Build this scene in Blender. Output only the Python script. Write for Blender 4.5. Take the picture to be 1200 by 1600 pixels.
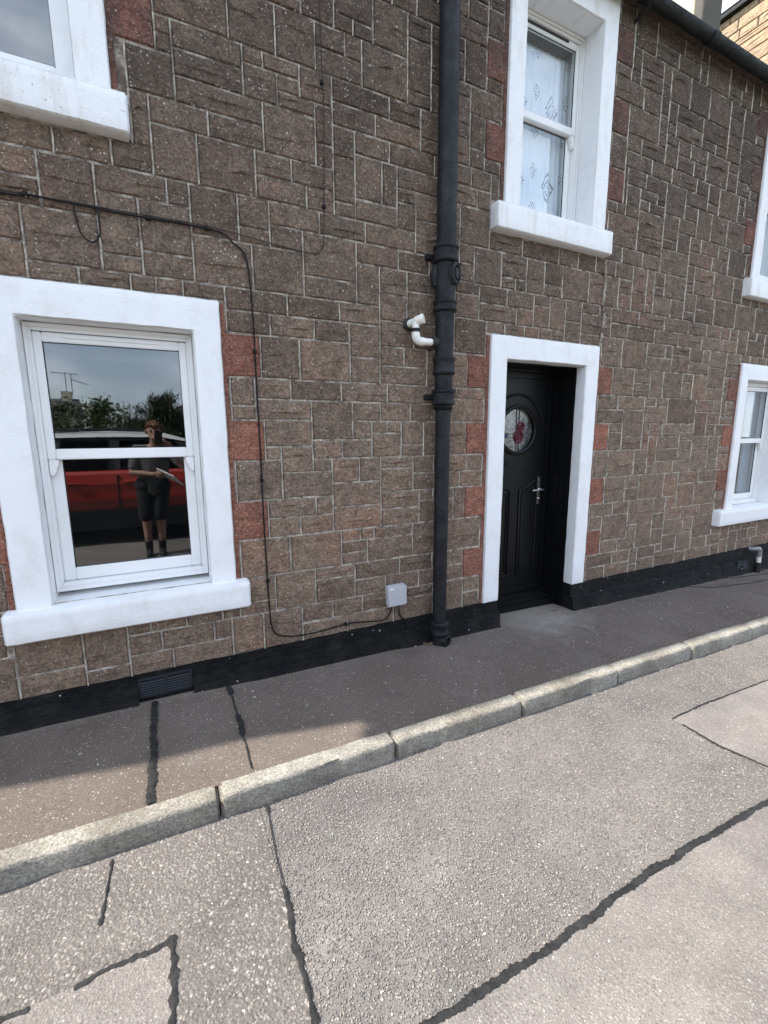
import bpy, bmesh, math, random
import numpy as np
from mathutils import Vector, Matrix, noise

random.seed(7); rng = np.random.default_rng(7)
for o in list(bpy.data.objects): bpy.data.objects.remove(o)
S = bpy.context.scene
COL = S.collection
R = math.radians

# ------------------------------------------------------------------ camera
YAW, PITCH, ROLL, FPX = 0.458811, -0.169656, -0.0054744, 702.07
CAM = Vector((0.0, -2.62, 1.45))
fw = Vector((math.sin(YAW)*math.cos(PITCH), math.cos(YAW)*math.cos(PITCH), math.sin(PITCH)))
rt = Vector((math.cos(YAW), -math.sin(YAW), 0)); up = rt.cross(fw)
r2 = rt*math.cos(ROLL)+up*math.sin(ROLL); u2 = -rt*math.sin(ROLL)+up*math.cos(ROLL)
cd = bpy.data.cameras.new('camera'); cam = bpy.data.objects.new('camera', cd); COL.objects.link(cam)
cam.matrix_world = Matrix(((r2.x, u2.x, -fw.x, CAM.x), (r2.y, u2.y, -fw.y, CAM.y), (r2.z, u2.z, -fw.z, CAM.z), (0, 0, 0, 1)))
cd.sensor_fit = 'HORIZONTAL'; cd.sensor_width = 36; cd.lens = FPX/1200*36
cd.clip_start = 0.01; cd.clip_end = 1000
S.camera = cam
S.render.resolution_x, S.render.resolution_y = 768, 1024
def project(p):
    q = Vector(p)-CAM; z = q.dot(fw)
    if z < 0.05: return None
    return (600+FPX*q.dot(r2)/z, 800-FPX*q.dot(u2)/z)

# ------------------------------------------------------------------ light
S.render.engine = 'CYCLES'
S.view_settings.view_transform = 'Standard'; S.view_settings.look = 'None'
S.view_settings.exposure = 1.5; S.view_settings.gamma = 1.0; S.view_settings.use_curve_mapping = False
SUNV = Vector((0.839, -0.153, -1.0)).normalized()           # direction the light travels
sl = bpy.data.lights.new('sun', 'SUN'); sl.energy = 3.4; sl.angle = R(0.6); sl.color = (1.0, 0.935, 0.845)
so = bpy.data.objects.new('sun', sl); COL.objects.link(so)
so.rotation_euler = SUNV.to_track_quat('-Z', 'Y').to_euler(); so.location = (-6, 3, 12)
W = bpy.data.worlds.new('World'); S.world = W; W.use_nodes = True
wn = W.node_tree; wl = wn.links; bg = wn.nodes['Background']
sky = wn.nodes.new('ShaderNodeTexSky'); sky.sky_type = 'NISHITA'; sky.sun_disc = False
sky.sun_elevation = math.asin(-SUNV.z); sky.sun_rotation = math.atan2(-SUNV.x, -SUNV.y)
tc = wn.nodes.new('ShaderNodeTexCoord')
mp = wn.nodes.new('ShaderNodeMapping'); mp.inputs['Scale'].default_value = (1.0, 1.0, 2.4)
wl.new(tc.outputs['Generated'], mp.inputs['Vector'])
cn = wn.nodes.new('ShaderNodeTexNoise'); cn.inputs['Scale'].default_value = 2.6; cn.inputs['Detail'].default_value = 7; cn.inputs['Roughness'].default_value = .58
wl.new(mp.outputs[0], cn.inputs['Vector'])
cr = wn.nodes.new('ShaderNodeValToRGB'); cr.color_ramp.elements[0].position = .34; cr.color_ramp.elements[1].position = .60
cr.color_ramp.elements[1].color = (.92, .92, .92, 1)
wl.new(cn.outputs['Fac'], cr.inputs['Fac'])
cn2 = wn.nodes.new('ShaderNodeTexNoise'); cn2.inputs['Scale'].default_value = 5.5; cn2.inputs['Detail'].default_value = 5
wl.new(mp.outputs[0], cn2.inputs['Vector'])
cr2 = wn.nodes.new('ShaderNodeValToRGB'); cr2.color_ramp.elements[0].position = .35; cr2.color_ramp.elements[1].position = .68
cr2.color_ramp.elements[0].color = (4.8, 5.6, 6.9, 1); cr2.color_ramp.elements[1].color = (8.6, 9.3, 10.4, 1)
wl.new(cn2.outputs['Fac'], cr2.inputs['Fac'])
mxw = wn.nodes.new('ShaderNodeMix'); mxw.data_type = 'RGBA'
wl.new(cr.outputs[0], mxw.inputs[0]); wl.new(sky.outputs[0], mxw.inputs[6]); wl.new(cr2.outputs[0], mxw.inputs[7])
wl.new(mxw.outputs[2], bg.inputs['Color']); bg.inputs['Strength'].default_value = 0.112

# ------------------------------------------------------------------ mesh helpers
class MB:
    def __init__(s): s.v = []; s.f = []
    def add(s, v, f):
        n = len(s.v); s.v += [tuple(p) for p in v]; s.f += [tuple(i+n for i in q) for q in f]; return s
    def box(s, x0, x1, y0, y1, z0, z1):
        return s.add([(x0,y0,z0),(x1,y0,z0),(x1,y1,z0),(x0,y1,z0),(x0,y0,z1),(x1,y0,z1),(x1,y1,z1),(x0,y1,z1)],
                     [(0,3,2,1),(4,5,6,7),(0,1,5,4),(1,2,6,5),(2,3,7,6),(3,0,4,7)])
    def prism(s, pts, axis, a, b):
        """polygon pts (2D) extruded along axis from a to b"""
        n = len(pts)
        def P(p, t): return {'x': (t, p[0], p[1]), 'y': (p[0], t, p[1]), 'z': (p[0], p[1], t)}[axis]
        return s.add([P(p, a) for p in pts]+[P(p, b) for p in pts],
                     [tuple(range(n))[::-1], tuple(range(n, 2*n))]+[(i, (i+1) % n, n+(i+1) % n, n+i) for i in range(n)])
    def tube(s, pts, rad, seg=12, cap=True):
        pts = [Vector(p) for p in pts]; n = len(pts)
        rad = rad if isinstance(rad, (list, tuple)) else [rad]*n
        base = len(s.v); prev = None
        for i, p in enumerate(pts):
            t = (pts[min(i+1, n-1)]-pts[max(i-1, 0)]).normalized()
            if prev is None:
                a = Vector((0, 0, 1)) if abs(t.z) < .9 else Vector((1, 0, 0))
                nx = t.cross(a).normalized()
            else:
                nx = (prev-t*prev.dot(t)).normalized()
            prev = nx; ny = t.cross(nx)
            for k in range(seg):
                c = 2*math.pi*k/seg
                s.v.append(tuple(p+(nx*math.cos(c)+ny*math.sin(c))*rad[i]))
        for i in range(n-1):
            for k in range(seg):
                a = base+i*seg+k; b = base+i*seg+(k+1) % seg
                s.f.append((a, b, b+seg, a+seg))
        if cap:
            s.f.append(tuple(base+k for k in range(seg))[::-1]); s.f.append(tuple(base+(n-1)*seg+k for k in range(seg)))
        return s
    def lathe(s, prof, c, seg=24, axis='z'):
        """prof: (radius, t) list round an axis through c"""
        base = len(s.v); n = len(prof)
        for r_, t in prof:
            for k in range(seg):
                a = 2*math.pi*k/seg; u, w = r_*math.cos(a), r_*math.sin(a)
                s.v.append({'z': (c[0]+u, c[1]+w, c[2]+t), 'y': (c[0]+u, c[1]+t, c[2]+w), 'x': (c[0]+t, c[1]+u, c[2]+w)}[axis])
        for i in range(n-1):
            for k in range(seg):
                a = base+i*seg+k; b = base+i*seg+(k+1) % seg
                s.f.append((a, b, b+seg, a+seg))
        s.f.append(tuple(base+k for k in range(seg))[::-1]); s.f.append(tuple(base+(n-1)*seg+k for k in range(seg)))
        return s
    def build(s, name, m, parent=None, bevel=0, smooth=False, seg=2, tint=None):
        me = bpy.data.meshes.new(name); me.from_pydata(s.v, [], s.f)
        bm = bmesh.new(); bm.from_mesh(me); bmesh.ops.recalc_face_normals(bm, faces=bm.faces)
        if bevel: bmesh.ops.bevel(bm, geom=bm.edges[:], offset=bevel, segments=seg, affect='EDGES', clamp_overlap=True)
        bm.to_mesh(me); bm.free()
        if tint is not None:
            at = me.attributes.new('tint', 'FLOAT', 'POINT'); at.data.foreach_set('value', np.full(len(me.vertices), tint, dtype=np.float32))
        return link(name, me, m, parent, smooth)
def link(name, me, m, parent=None, smooth=False):
    o = bpy.data.objects.new(name, me); COL.objects.link(o)
    if m is not None: me.materials.append(m)
    if parent is not None: o.parent = parent
    if smooth:
        me.polygons.foreach_set('use_smooth', [True]*len(me.polygons))
    if smooth == 'crisp':
        wm = o.modifiers.new('weighted', 'WEIGHTED_NORMAL'); wm.weight = 100; wm.keep_sharp = True
    if smooth == 'auto':
        try: me.set_sharp_from_angle(angle=R(40))
        except Exception: pass
    return o
def empty(name, loc=(0, 0, 0)):
    o = bpy.data.objects.new(name, None); COL.objects.link(o); o.location = loc; o.empty_display_size = .1; return o
def tag(o, label=None, cat=None, group=None, kind=None):
    if label: o['label'] = label
    if cat: o['category'] = cat
    if group: o['group'] = group
    if kind: o['kind'] = kind
    return o
def rough_box(x0, x1, y0, y1, z0, z1, step=.06, jit=.0022, rnd=.006, seed=0, slope=0.0):
    """hand-plastered / dressed stone block: subdivided, bevelled, edges wander a little"""
    bm = bmesh.new()
    bmesh.ops.create_cube(bm, size=1.0)
    for v in bm.verts:
        v.co = Vector(((x0+x1)/2+v.co.x*(x1-x0), (y0+y1)/2+v.co.y*(y1-y0), (z0+z1)/2+v.co.z*(z1-z0)))
        if slope and v.co.y < (y0+y1)/2 and v.co.z > (z0+z1)/2: v.co.z -= slope
    bmesh.ops.bevel(bm, geom=bm.edges[:], offset=rnd, segments=2, affect='EDGES', clamp_overlap=True)
    for ax, ln in ((0, x1-x0), (2, z1-z0), (1, y1-y0)):
        n = int(ln/step); lo = (x0, y0, z0)[ax]
        for k in range(1, n):
            co = Vector((0, 0, 0)); co[ax] = lo+ln*k/n; no = Vector((0, 0, 0)); no[ax] = 1
            bmesh.ops.bisect_plane(bm, geom=bm.verts[:]+bm.edges[:]+bm.faces[:], plane_co=co, plane_no=no)
    for v in bm.verts:
        p = v.co*9+Vector((seed*3.1, seed, 0)); d = noise.noise_vector(p)*jit+noise.noise_vector(p*3.3)*jit*.6
        v.co += d
    me = bpy.data.meshes.new('b'); bm.to_mesh(me); bm.free()
    return me

def rough_surround(a, b, c, d, oa, ob, od, y0, y1, step=.05, jit=.0024, rnd=.006, seed=0):
    """lintel and both jambs as one painted band"""
    bm = bmesh.new()
    pts = [(a, c), (oa, c), (oa, od), (ob, od), (ob, c), (b, c), (b, d), (a, d)]
    fr = bm.faces.new([bm.verts.new((x, y0, z)) for x, z in pts])
    ex = bmesh.ops.extrude_face_region(bm, geom=[fr])
    for v in ex['geom']:
        if isinstance(v, bmesh.types.BMVert): v.co.y = y1
    bmesh.ops.recalc_face_normals(bm, faces=bm.faces)
    bmesh.ops.bevel(bm, geom=bm.edges[:], offset=rnd, segments=2, affect='EDGES', clamp_overlap=True)
    for ax, lo, hi in ((0, a, b), (2, c, d), (1, y0, y1)):
        n = int((hi-lo)/step)
        for k in range(1, n):
            co = Vector((0, 0, 0)); co[ax] = lo+(hi-lo)*k/n+.0007; no = Vector((0, 0, 0)); no[ax] = 1
            bmesh.ops.bisect_plane(bm, geom=bm.verts[:]+bm.edges[:]+bm.faces[:], plane_co=co, plane_no=no)
    for v in bm.verts:
        p = v.co*9+Vector((seed*3.1, seed, 0)); v.co += noise.noise_vector(p)*jit+noise.noise_vector(p*3.3)*jit*.7
    me = bpy.data.meshes.new('b'); bm.to_mesh(me); bm.free()
    return me

# ------------------------------------------------------------------ material helpers
class NT:
    def __init__(s, name):
        s.m = bpy.data.materials.new(name); s.m.use_nodes = True; s.t = s.m.node_tree; s.n = s.t.nodes; s.b = s.n['Principled BSDF']
        s.out = s.n['Material Output']
        g = s.n.new('ShaderNodeNewGeometry'); s.pos = g.outputs['Position']
    def L(s, a, b): s.t.links.new(a, b)
    def val(s, i, x):
        if hasattr(x, 'type') and hasattr(x, 'node'): s.L(x, i)
        elif isinstance(x, (tuple, list)) and len(x) == 3 and len(i.default_value) == 4: i.default_value = (*x, 1)
        else: i.default_value = x
    def mapped(s, sc=(1, 1, 1), rot=(0, 0, 0), loc=(0, 0, 0)):
        m = s.n.new('ShaderNodeMapping'); s.L(s.pos, m.inputs[0]); m.inputs['Scale'].default_value = sc; m.inputs['Rotation'].default_value = rot; m.inputs['Location'].default_value = loc
        return m.outputs[0]
    def noise(s, scale, detail=4, rough=.55, vec=None, dist=0):
        n = s.n.new('ShaderNodeTexNoise'); s.L(vec or s.pos, n.inputs['Vector']); n.inputs['Scale'].default_value = scale
        n.inputs['Detail'].default_value = detail; n.inputs['Roughness'].default_value = rough; n.inputs['Distortion'].default_value = dist
        return n.outputs['Fac']
    def vor(s, scale, vec=None, feat='F1', rnd=1.0):
        n = s.n.new('ShaderNodeTexVoronoi'); s.L(vec or s.pos, n.inputs['Vector']); n.inputs['Scale'].default_value = scale; n.feature = feat
        n.inputs['Randomness'].default_value = rnd
        return n
    def ramp(s, f, stops):
        r = s.n.new('ShaderNodeValToRGB'); s.L(f, r.inputs[0]); e = r.color_ramp.elements
        while len(e) < len(stops): e.new(.5)
        for q, (p, c) in zip(e, stops):
            q.position = p; q.color = (*c, 1) if isinstance(c, tuple) else (c, c, c, 1)
        return r.outputs[0]
    def mix(s, f, a, b, mode='MIX'):
        m = s.n.new('ShaderNodeMix'); m.data_type = 'RGBA'; m.blend_type = mode
        s.val(m.inputs[0], f); s.val(m.inputs[6], a); s.val(m.inputs[7], b); return m.outputs[2]
    def math(s, op, a, b=0.0, clamp=False):
        m = s.n.new('ShaderNodeMath'); m.operation = op; m.use_clamp = clamp; s.val(m.inputs[0], a); s.val(m.inputs[1], b); return m.outputs[0]
    def sep(s, v=None):
        n = s.n.new('ShaderNodeSeparateXYZ'); s.L(v or s.pos, n.inputs[0]); return n.outputs
    def attr(s, name):
        n = s.n.new('ShaderNodeAttribute'); n.attribute_name = name; return n
    def bump(s, h, strength=.5, dist=.01, prev=None):
        b = s.n.new('ShaderNodeBump'); s.L(h, b.inputs['Height']); b.inputs['Strength'].default_value = strength; b.inputs['Distance'].default_value = dist
        if prev: s.L(prev, b.inputs['Normal'])
        return b.outputs[0]
    def done(s, color=None, rough=.8, nrm=None, spec=.4, metal=0):
        if color is not None: s.val(s.b.inputs['Base Color'], color)
        s.val(s.b.inputs['Roughness'], rough); s.b.inputs['Specular IOR Level'].default_value = spec; s.b.inputs['Metallic'].default_value = metal
        if nrm: s.L(nrm, s.b.inputs['Normal'])
        return s.m

def flecks(t, scale, thr, size, vec=None):
    """random small light spots: 1 where a fleck is"""
    w = t.mapped((1, 1, 1)) if vec is None else vec
    v = t.vor(scale, w)
    sp = t.n.new('ShaderNodeSeparateColor'); t.L(v.outputs['Color'], sp.inputs[0])
    a = t.math('GREATER_THAN', sp.outputs[0], thr)
    sz = t.math('MULTIPLY', sp.outputs[1], size)
    b = t.math('LESS_THAN', v.outputs['Distance'], sz)
    return t.math('MULTIPLY', a, b)

def warp(t, amt, scale):
    n = t.n.new('ShaderNodeTexNoise'); t.L(t.pos, n.inputs['Vector']); n.inputs['Scale'].default_value = scale
    a = t.n.new('ShaderNodeVectorMath'); a.operation = 'SUBTRACT'; t.L(n.outputs['Color'], a.inputs[0]); a.inputs[1].default_value = (.5, .5, .5)
    b = t.n.new('ShaderNodeVectorMath'); b.operation = 'SCALE'; t.L(a.outputs[0], b.inputs[0]); b.inputs['Scale'].default_value = amt
    c = t.n.new('ShaderNodeVectorMath'); c.operation = 'ADD'; t.L(t.pos, c.inputs[0]); t.L(b.outputs[0], c.inputs[1])
    return c.outputs[0]

M = {}
def stone_material(name, low, high, red=False):
    t = NT(name)
    tint = t.attr('tint').outputs['Fac']
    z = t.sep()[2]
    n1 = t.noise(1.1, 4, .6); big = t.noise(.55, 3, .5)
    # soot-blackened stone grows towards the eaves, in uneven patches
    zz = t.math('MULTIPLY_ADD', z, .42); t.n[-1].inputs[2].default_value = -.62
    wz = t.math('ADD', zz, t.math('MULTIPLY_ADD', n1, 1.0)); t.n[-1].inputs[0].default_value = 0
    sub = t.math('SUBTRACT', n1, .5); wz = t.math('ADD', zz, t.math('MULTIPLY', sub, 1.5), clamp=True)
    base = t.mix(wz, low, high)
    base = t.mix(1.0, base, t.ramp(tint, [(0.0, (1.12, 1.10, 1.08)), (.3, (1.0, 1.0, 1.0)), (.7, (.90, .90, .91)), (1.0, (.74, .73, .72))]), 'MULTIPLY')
    if red: base = t.mix(t.ramp(t.noise(7, 5, .7), [(.50, 0.0), (.70, .5)]), base, (.17, .105, .08))
    if red: base = t.mix(t.ramp(t.math('ADD', t.math('MULTIPLY', z, .12), t.noise(3.4, 4, .65)), [(.72, 0.0), (.98, .75)]), base, (.062, .048, .040))
    # warm rusty blush in places
    blush = t.ramp(t.noise(1.9, 3, .5, t.mapped(loc=(4, 0, 2))), [(.52, 0.0), (.74, .5)])
    if not red: base = t.mix(blush, base, t.mix(1.0, base, (1.45, 1.08, .95), 'MULTIPLY'))
    grain = t.noise(75, 4, .68)
    base = t.mix(1.0, base, t.ramp(grain, [(.28, (.40, .40, .40)), (.5, (1, 1, 1)), (.74, (1.75, 1.7, 1.65))]), 'MULTIPLY')
    mid = t.noise(14, 4, .6)
    base = t.mix(1.0, base, t.ramp(mid, [(.3, .7), (.5, 1.0), (.7, 1.28)]), 'MULTIPLY')
    # dark pits
    pit = t.ramp(t.noise(190, 2, .5), [(.30, 1.0), (.38, 0.0)])
    base = t.mix(t.math('MULTIPLY', pit, .55), base, (.022, .018, .016))
    # white paint spatter and lime flecks, thicker in clusters
    wv = warp(t, .012, 60)
    clus = t.ramp(t.noise(2.3, 4, .65, t.mapped(loc=(9, 3, 1))), [(.44, .0), (.66, 1.0)])
    f1 = flecks(t, 60, .89, .40, wv); f2 = t.math('MULTIPLY', flecks(t, 85, .72, .44, wv), clus)
    f3 = flecks(t, 150, .88, .42, wv)
    fl = t.math('MAXIMUM', f1, f2); fl = t.math('MAXIMUM', fl, f3)
    base = t.mix(t.math('MULTIPLY', fl, .8 if not red else .55), base, (.48, .44, .39))
    st = t.mapped((1, 1, 2.2))
    b1 = t.bump(t.noise(26, 5, .66, st), .8, .018)
    b2 = t.bump(grain, .45, .004, b1)
    M[name] = t.done(base, .93, b2, .25)
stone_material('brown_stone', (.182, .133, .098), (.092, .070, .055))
stone_material('red_stone', (.240, .104, .072), (.195, .080, .060), True)
stone_material('tan_stone', (.34, .25, .165), (.36, .27, .18))

t = NT('mortar')
dirt = t.ramp(t.noise(13, 6, .72), [(.40, 0.0), (.62, 1.0)])
dz = t.math('MULTIPLY_ADD', t.sep()[2], .11, clamp=True); t.n[-1].inputs[2].default_value = 0.04
c = t.mix(t.math('ADD', t.math('MULTIPLY', dirt, .85), dz, clamp=True), (.60, .55, .47), (.12, .094, .077))
c = t.mix(1.0, c, t.ramp(t.noise(120, 3, .6), [(.3, .7), (.7, 1.2)]), 'MULTIPLY')
M['mortar'] = t.done(c, .95, t.bump(t.noise(90, 4, .6), .6, .006), .2)

t = NT('pointing')
dirt = t.ramp(t.noise(11, 6, .72), [(.42, 0.0), (.60, 1.0)])
c = t.mix(t.math('MULTIPLY', dirt, .8), (.62, .56, .47), (.15, .115, .088))
M['pointing'] = t.done(t.mix(1.0, c, t.ramp(t.noise(120, 3, .6), [(.3, .75), (.7, 1.15)]), 'MULTIPLY'), .95, t.bump(t.noise(90, 4, .6), .6, .006), .2)
def white_paint(name, weather):
    t = NT(name)
    st = t.mapped((.8, .8, 1.2))
    n = t.noise(60, 6, .7, st); n2 = t.noise(150, 3, .6)
    col = t.mix(t.noise(3.2, 4, .6), (.80, .805, .81), (.72, .73, .74))
    if weather:
        wv = warp(t, .03, 25)
        fl = t.math('MULTIPLY', flecks(t, 120, .70, .45, wv), t.ramp(t.noise(4.1, 5, .7), [(.46, 0.0), (.60, 1.0)]))
        col = t.mix(t.math('MULTIPLY', fl, .6), col, (.25, .21, .17))
        st2 = t.ramp(t.noise(5.0, 5, .65, t.mapped((3.0, 1, .7))), [(.50, 0.0), (.78, .55)])
        col = t.mix(st2, col, (.48, .43, .36))
    else:
        gr = t.ramp(t.noise(6.0, 5, .7, t.mapped((1.2, 1, .8))), [(.50, 0.0), (.76, .45)])
        col = t.mix(gr, col, (.55, .52, .47))
    M[name] = t.done(col, .55, t.bump(n2, .2, .003, t.bump(n, .42, .007)), .35)
white_paint('white_paint', False); white_paint('weathered_white_paint', True)

t = NT('upvc'); M['upvc'] = t.done(t.mix(t.ramp(t.noise(7, 5, .6), [(.5, 0.0), (.8, .35)]), (.78, .785, .78), (.6, .57, .5)), .32, None, .5)
t = NT('black_paint')
M['black_paint'] = t.done(t.mix(t.ramp(t.noise(14, 5, .65), [(.45, 0.0), (.75, 1.0)]), (.006, .006, .007), (.014, .014, .014)), t.ramp(t.noise(20, 3), [(.3, .35), (.7, .6)]), t.bump(t.noise(28, 4, .6), .5, .012), .2)
t = NT('plinth_paint')
fl = flecks(t, 40, .965, .3, warp(t, .02, 40))
c = t.mix(t.ramp(t.noise(9, 5, .65), [(.42, 0.0), (.8, 1.0)]), (.006, .006, .0065), (.024, .022, .021))
M['plinth_paint'] = t.done(t.mix(fl, c, (.4, .38, .34)), .62, t.bump(t.noise(22, 5, .65, t.mapped((1, 1, 2))), .8, .03), .15)
t = NT('door_black'); M['door_black'] = t.done((.006, .006, .0065), .34, t.bump(t.noise(160, 2, .5, t.mapped((1, 1, .15))), .06, .003), .22)
t = NT('cast_iron')
M['cast_iron'] = t.done(t.mix(t.ramp(t.noise(11, 5, .65), [(.42, 0.0), (.78, 1.0)]), (.008, .009, .011), (.024, .025, .027)), t.ramp(t.noise(16, 4), [(.3, .42), (.7, .72)]), t.bump(t.noise(38, 5, .6), .6, .010), .25)
t = NT('chrome'); M['chrome'] = t.done((.75, .75, .74), .22, None, .5, 1)
t = NT('white_plastic'); M['white_plastic'] = t.done(t.mix(t.noise(20, 3), (.78, .78, .74), (.66, .66, .60)), .4, None, .5)
t = NT('black_rubber'); M['black_rubber'] = t.done((.016, .016, .016), .6)
t = NT('grey_plastic'); M['grey_plastic'] = t.done((.40, .41, .43), .42, None, .45)
t = NT('cable_black'); M['cable_black'] = t.done((.008, .006, .006), .6, None, .2)
t = NT('galvanised'); M['galvanised'] = t.done(t.mix(t.noise(30, 4), (.32, .33, .33), (.2, .2, .2)), .5, None, .5, .6)
t = NT('vent_plastic'); M['vent_plastic'] = t.done((.026, .028, .033), .45, None, .3)

def glass_material(name, ior, tint=(.93, .96, .97)):
    t = NT(name); t.n.remove(t.b)
    gg = t.n.new('ShaderNodeNewGeometry'); dp = t.n.new('ShaderNodeVectorMath'); dp.operation = 'DOT_PRODUCT'
    t.L(gg.outputs['Normal'], dp.inputs[0]); t.L(gg.outputs['Incoming'], dp.inputs[1])
    cs = t.math('SUBTRACT', 1.0, t.math('ABSOLUTE', dp.outputs['Value']), clamp=True)
    fr = t.math('ADD', t.math('MULTIPLY', t.math('POWER', cs, 4.5), 1-ior), ior)          # Schlick, ior holds the facing reflectance
    g = t.n.new('ShaderNodeBsdfGlossy'); g.inputs['Roughness'].default_value = 0.0; g.inputs['Color'].default_value = (1, 1, 1, 1)
    tr = t.n.new('ShaderNodeBsdfTransparent'); tr.inputs['Color'].default_value = (*tint, 1)
    mx = t.n.new('ShaderNodeMixShader'); t.L(fr, mx.inputs[0]); t.L(tr.outputs[0], mx.inputs[1]); t.L(g.outputs[0], mx.inputs[2])
    t.L(mx.outputs[0], t.out.inputs['Surface']); M[name] = t.m
glass_material('window_glass', .10)
glass_material('car_glass', .05, (.10, .11, .12))

# ground materials
def asphalt(name, cols, chip, scale, bumpd, white=.9, rough=.9, dark=.3):
    t = NT(name)
    v = t.vor(scale, warp(t, .006, 90)); sp = t.n.new('ShaderNodeSeparateColor'); t.L(v.outputs['Color'], sp.inputs[0])
    base = t.mix(t.ramp(t.noise(1.4, 5, .62), [(.34, 0.0), (.66, 1.0)]), cols[0], cols[1])
    big = t.ramp(t.noise(.9, 5, .6, t.mapped((.6, 1.3, 1), loc=(2, 0, 0))), [(.36, (.74, .75, .77)), (.62, (1.08, 1.07, 1.05))])
    chipc = t.ramp(sp.outputs[0], [(0.0, tuple(x*dark for x in chip)), (.35, tuple(x*.75 for x in chip)), (.7, chip), (white, tuple(x*1.25 for x in chip)), (min(.995, white+.08), (.36, .345, .32))])
    edge = t.ramp(v.outputs['Distance'], [(.15, 1.0), (.50, 0.0)])
    col = t.mix(t.math('MULTIPLY', edge, .75), base, chipc)
    col = t.mix(1.0, col, t.ramp(t.noise(5.5, 5, .6), [(.3, .82), (.7, 1.16)]), 'MULTIPLY')
    col = t.mix(1.0, col, big, 'MULTIPLY')
    fine = t.noise(260, 3, .6)
    col = t.mix(1.0, col, t.ramp(fine, [(.3, .72), (.7, 1.24)]), 'MULTIPLY')
    for (sx, sy, sr) in ((1.62, -1.20, .075), (1.50, -1.24, .05), (1.62, -2.0, .045), (1.9, -2.08, .05), (2.3, -1.62, .04), (.62, -1.45, .06)):
        dn = t.n.new('ShaderNodeVectorMath'); dn.operation = 'DISTANCE'; t.L(t.pos, dn.inputs[0]); dn.inputs[1].default_value = (sx, sy, 0)
        sm = t.ramp(t.math('ADD', dn.outputs['Value'], t.math('MULTIPLY', t.noise(14, 3, .6), .09)), [(.045+sr*.5, .55), (.06+sr, 0.0)])
        col = t.mix(sm, col, (.075, .07, .066))
    stain = t.ramp(t.noise(2.1, 4, .6, t.mapped(loc=(7, 1, 0))), [(.60, 0.0), (.82, .35)])
    col = t.mix(stain, col, tuple(x*.55 for x in cols[0]))
    b = t.bump(v.outputs['Distance'], .6, bumpd); t.n[-1].invert = True
    M[name] = t.done(col, rough, t.bump(fine, .4, .003, b), .3)
asphalt('road_coarse', ((.138, .125, .113), (.115, .106, .098)), (.21, .192, .175), 110, .006)
asphalt('road_grey', ((.140, .132, .126), (.168, .154, .143)), (.235, .221, .208), 165, .0032)
asphalt('road_pink', ((.198, .178, .163), (.178, .163, .151)), (.31, .278, .254), 140, .0034, .93, .9, .22)

t = NT('pavement_asphalt')
base = t.mix(t.ramp(t.noise(1.7, 5, .62), [(.35, 0.0), (.65, 1.0)]), (.112, .091, .076), (.142, .118, .100))
wv = warp(t, .01, 70)
clus = t.ramp(t.noise(2.0, 4, .6, t.mapped(loc=(3, 5, 0))), [(.40, .0), (.62, 1.0)])
f = t.math('MAXIMUM', t.math('MULTIPLY', flecks(t, 75, .76, .36, wv), clus), flecks(t, 130, .88, .42, wv))
f = t.math('MAXIMUM', f, flecks(t, 30, .97, .26, wv))
fine = t.noise(170, 4, .65)
col = t.mix(1.0, base, t.ramp(fine, [(.3, .5), (.7, 1.5)]), 'MULTIPLY')
col = t.mix(t.ramp(t.noise(3.3, 5, .65, t.mapped(loc=(1, 8, 0))), [(.58, 0.0), (.78, .5)]), col, (.15, .14, .132))
dv = t.n.new('ShaderNodeVectorMath'); dv.operation = 'DISTANCE'; t.L(t.pos, dv.inputs[0]); dv.inputs[1].default_value = (2.72, .03, 0)
worn = t.ramp(t.math('ADD', dv.outputs['Value'], t.math('MULTIPLY', t.noise(8, 5, .7), .55)), [(.42, .8), (.78, 0.0)])
col = t.mix(worn, col, (.27, .25, .235))
col = t.mix(t.math('MULTIPLY', f, .7), col, (.46, .43, .39))
yy = t.sep()[1]
gm = t.ramp(t.math('ADD', yy, t.math('MULTIPLY', t.noise(9, 6, .7), .22)), [(-.0, 0.0), (.10, .6)])
gm.node.color_ramp.elements[0].position = .0
col = t.mix(gm, col, (.21, .18, .15))
blot = t.ramp(t.noise(4.2, 6, .7, t.mapped((1, 1.6, 1), loc=(5, 2, 0))), [(.56, 0.0), (.66, .5)])
col = t.mix(blot, col, (.085, .072, .063))
M['pavement_asphalt'] = t.done(col, .92, t.bump(fine, .6, .005, t.bump(t.noise(35, 4, .6), .4, .01)), .25)

t = NT('kerb_stone')
v = t.vor(150); sp = t.n.new('ShaderNodeSeparateColor'); t.L(v.outputs['Color'], sp.inputs[0])
gr = t.ramp(sp.outputs[0], [(0.0, (.10, .095, .085)), (.25, (.24, .23, .20)), (.7, (.33, .315, .28)), (.95, (.48, .46, .42))])
col = t.mix(1.0, t.mix(.55, (.29, .272, .235), gr), t.ramp(t.noise(3.0, 6, .7), [(.35, (.66, .63, .58)), (.62, (1.0, 1.0, .98))]), 'MULTIPLY')
col = t.mix(1.0, col, t.ramp(t.noise(5, 5, .65), [(.3, .74), (.7, 1.2)]), 'MULTIPLY')
M['kerb_stone'] = t.done(col, .9, t.bump(t.noise(120, 4, .65), .7, .006, t.bump(t.noise(22, 4, .6), .5, .012)), .3)
t = NT('tar'); M['tar'] = t.done(t.mix(t.ramp(t.noise(22, 6, .75), [(.35, 0.0), (.72, 1.0)]), (.012, .0125, .0135), (.040, .039, .038)), .7, t.bump(t.noise(70, 4, .6), .7, .006), .2)
t = NT('concrete_patch'); M['concrete_patch'] = t.done(t.mix(t.noise(9, 6, .65), (.12, .115, .108), (.25, .24, .225)), .92, t.bump(t.noise(90, 4, .6), .5, .006), .25)
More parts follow.
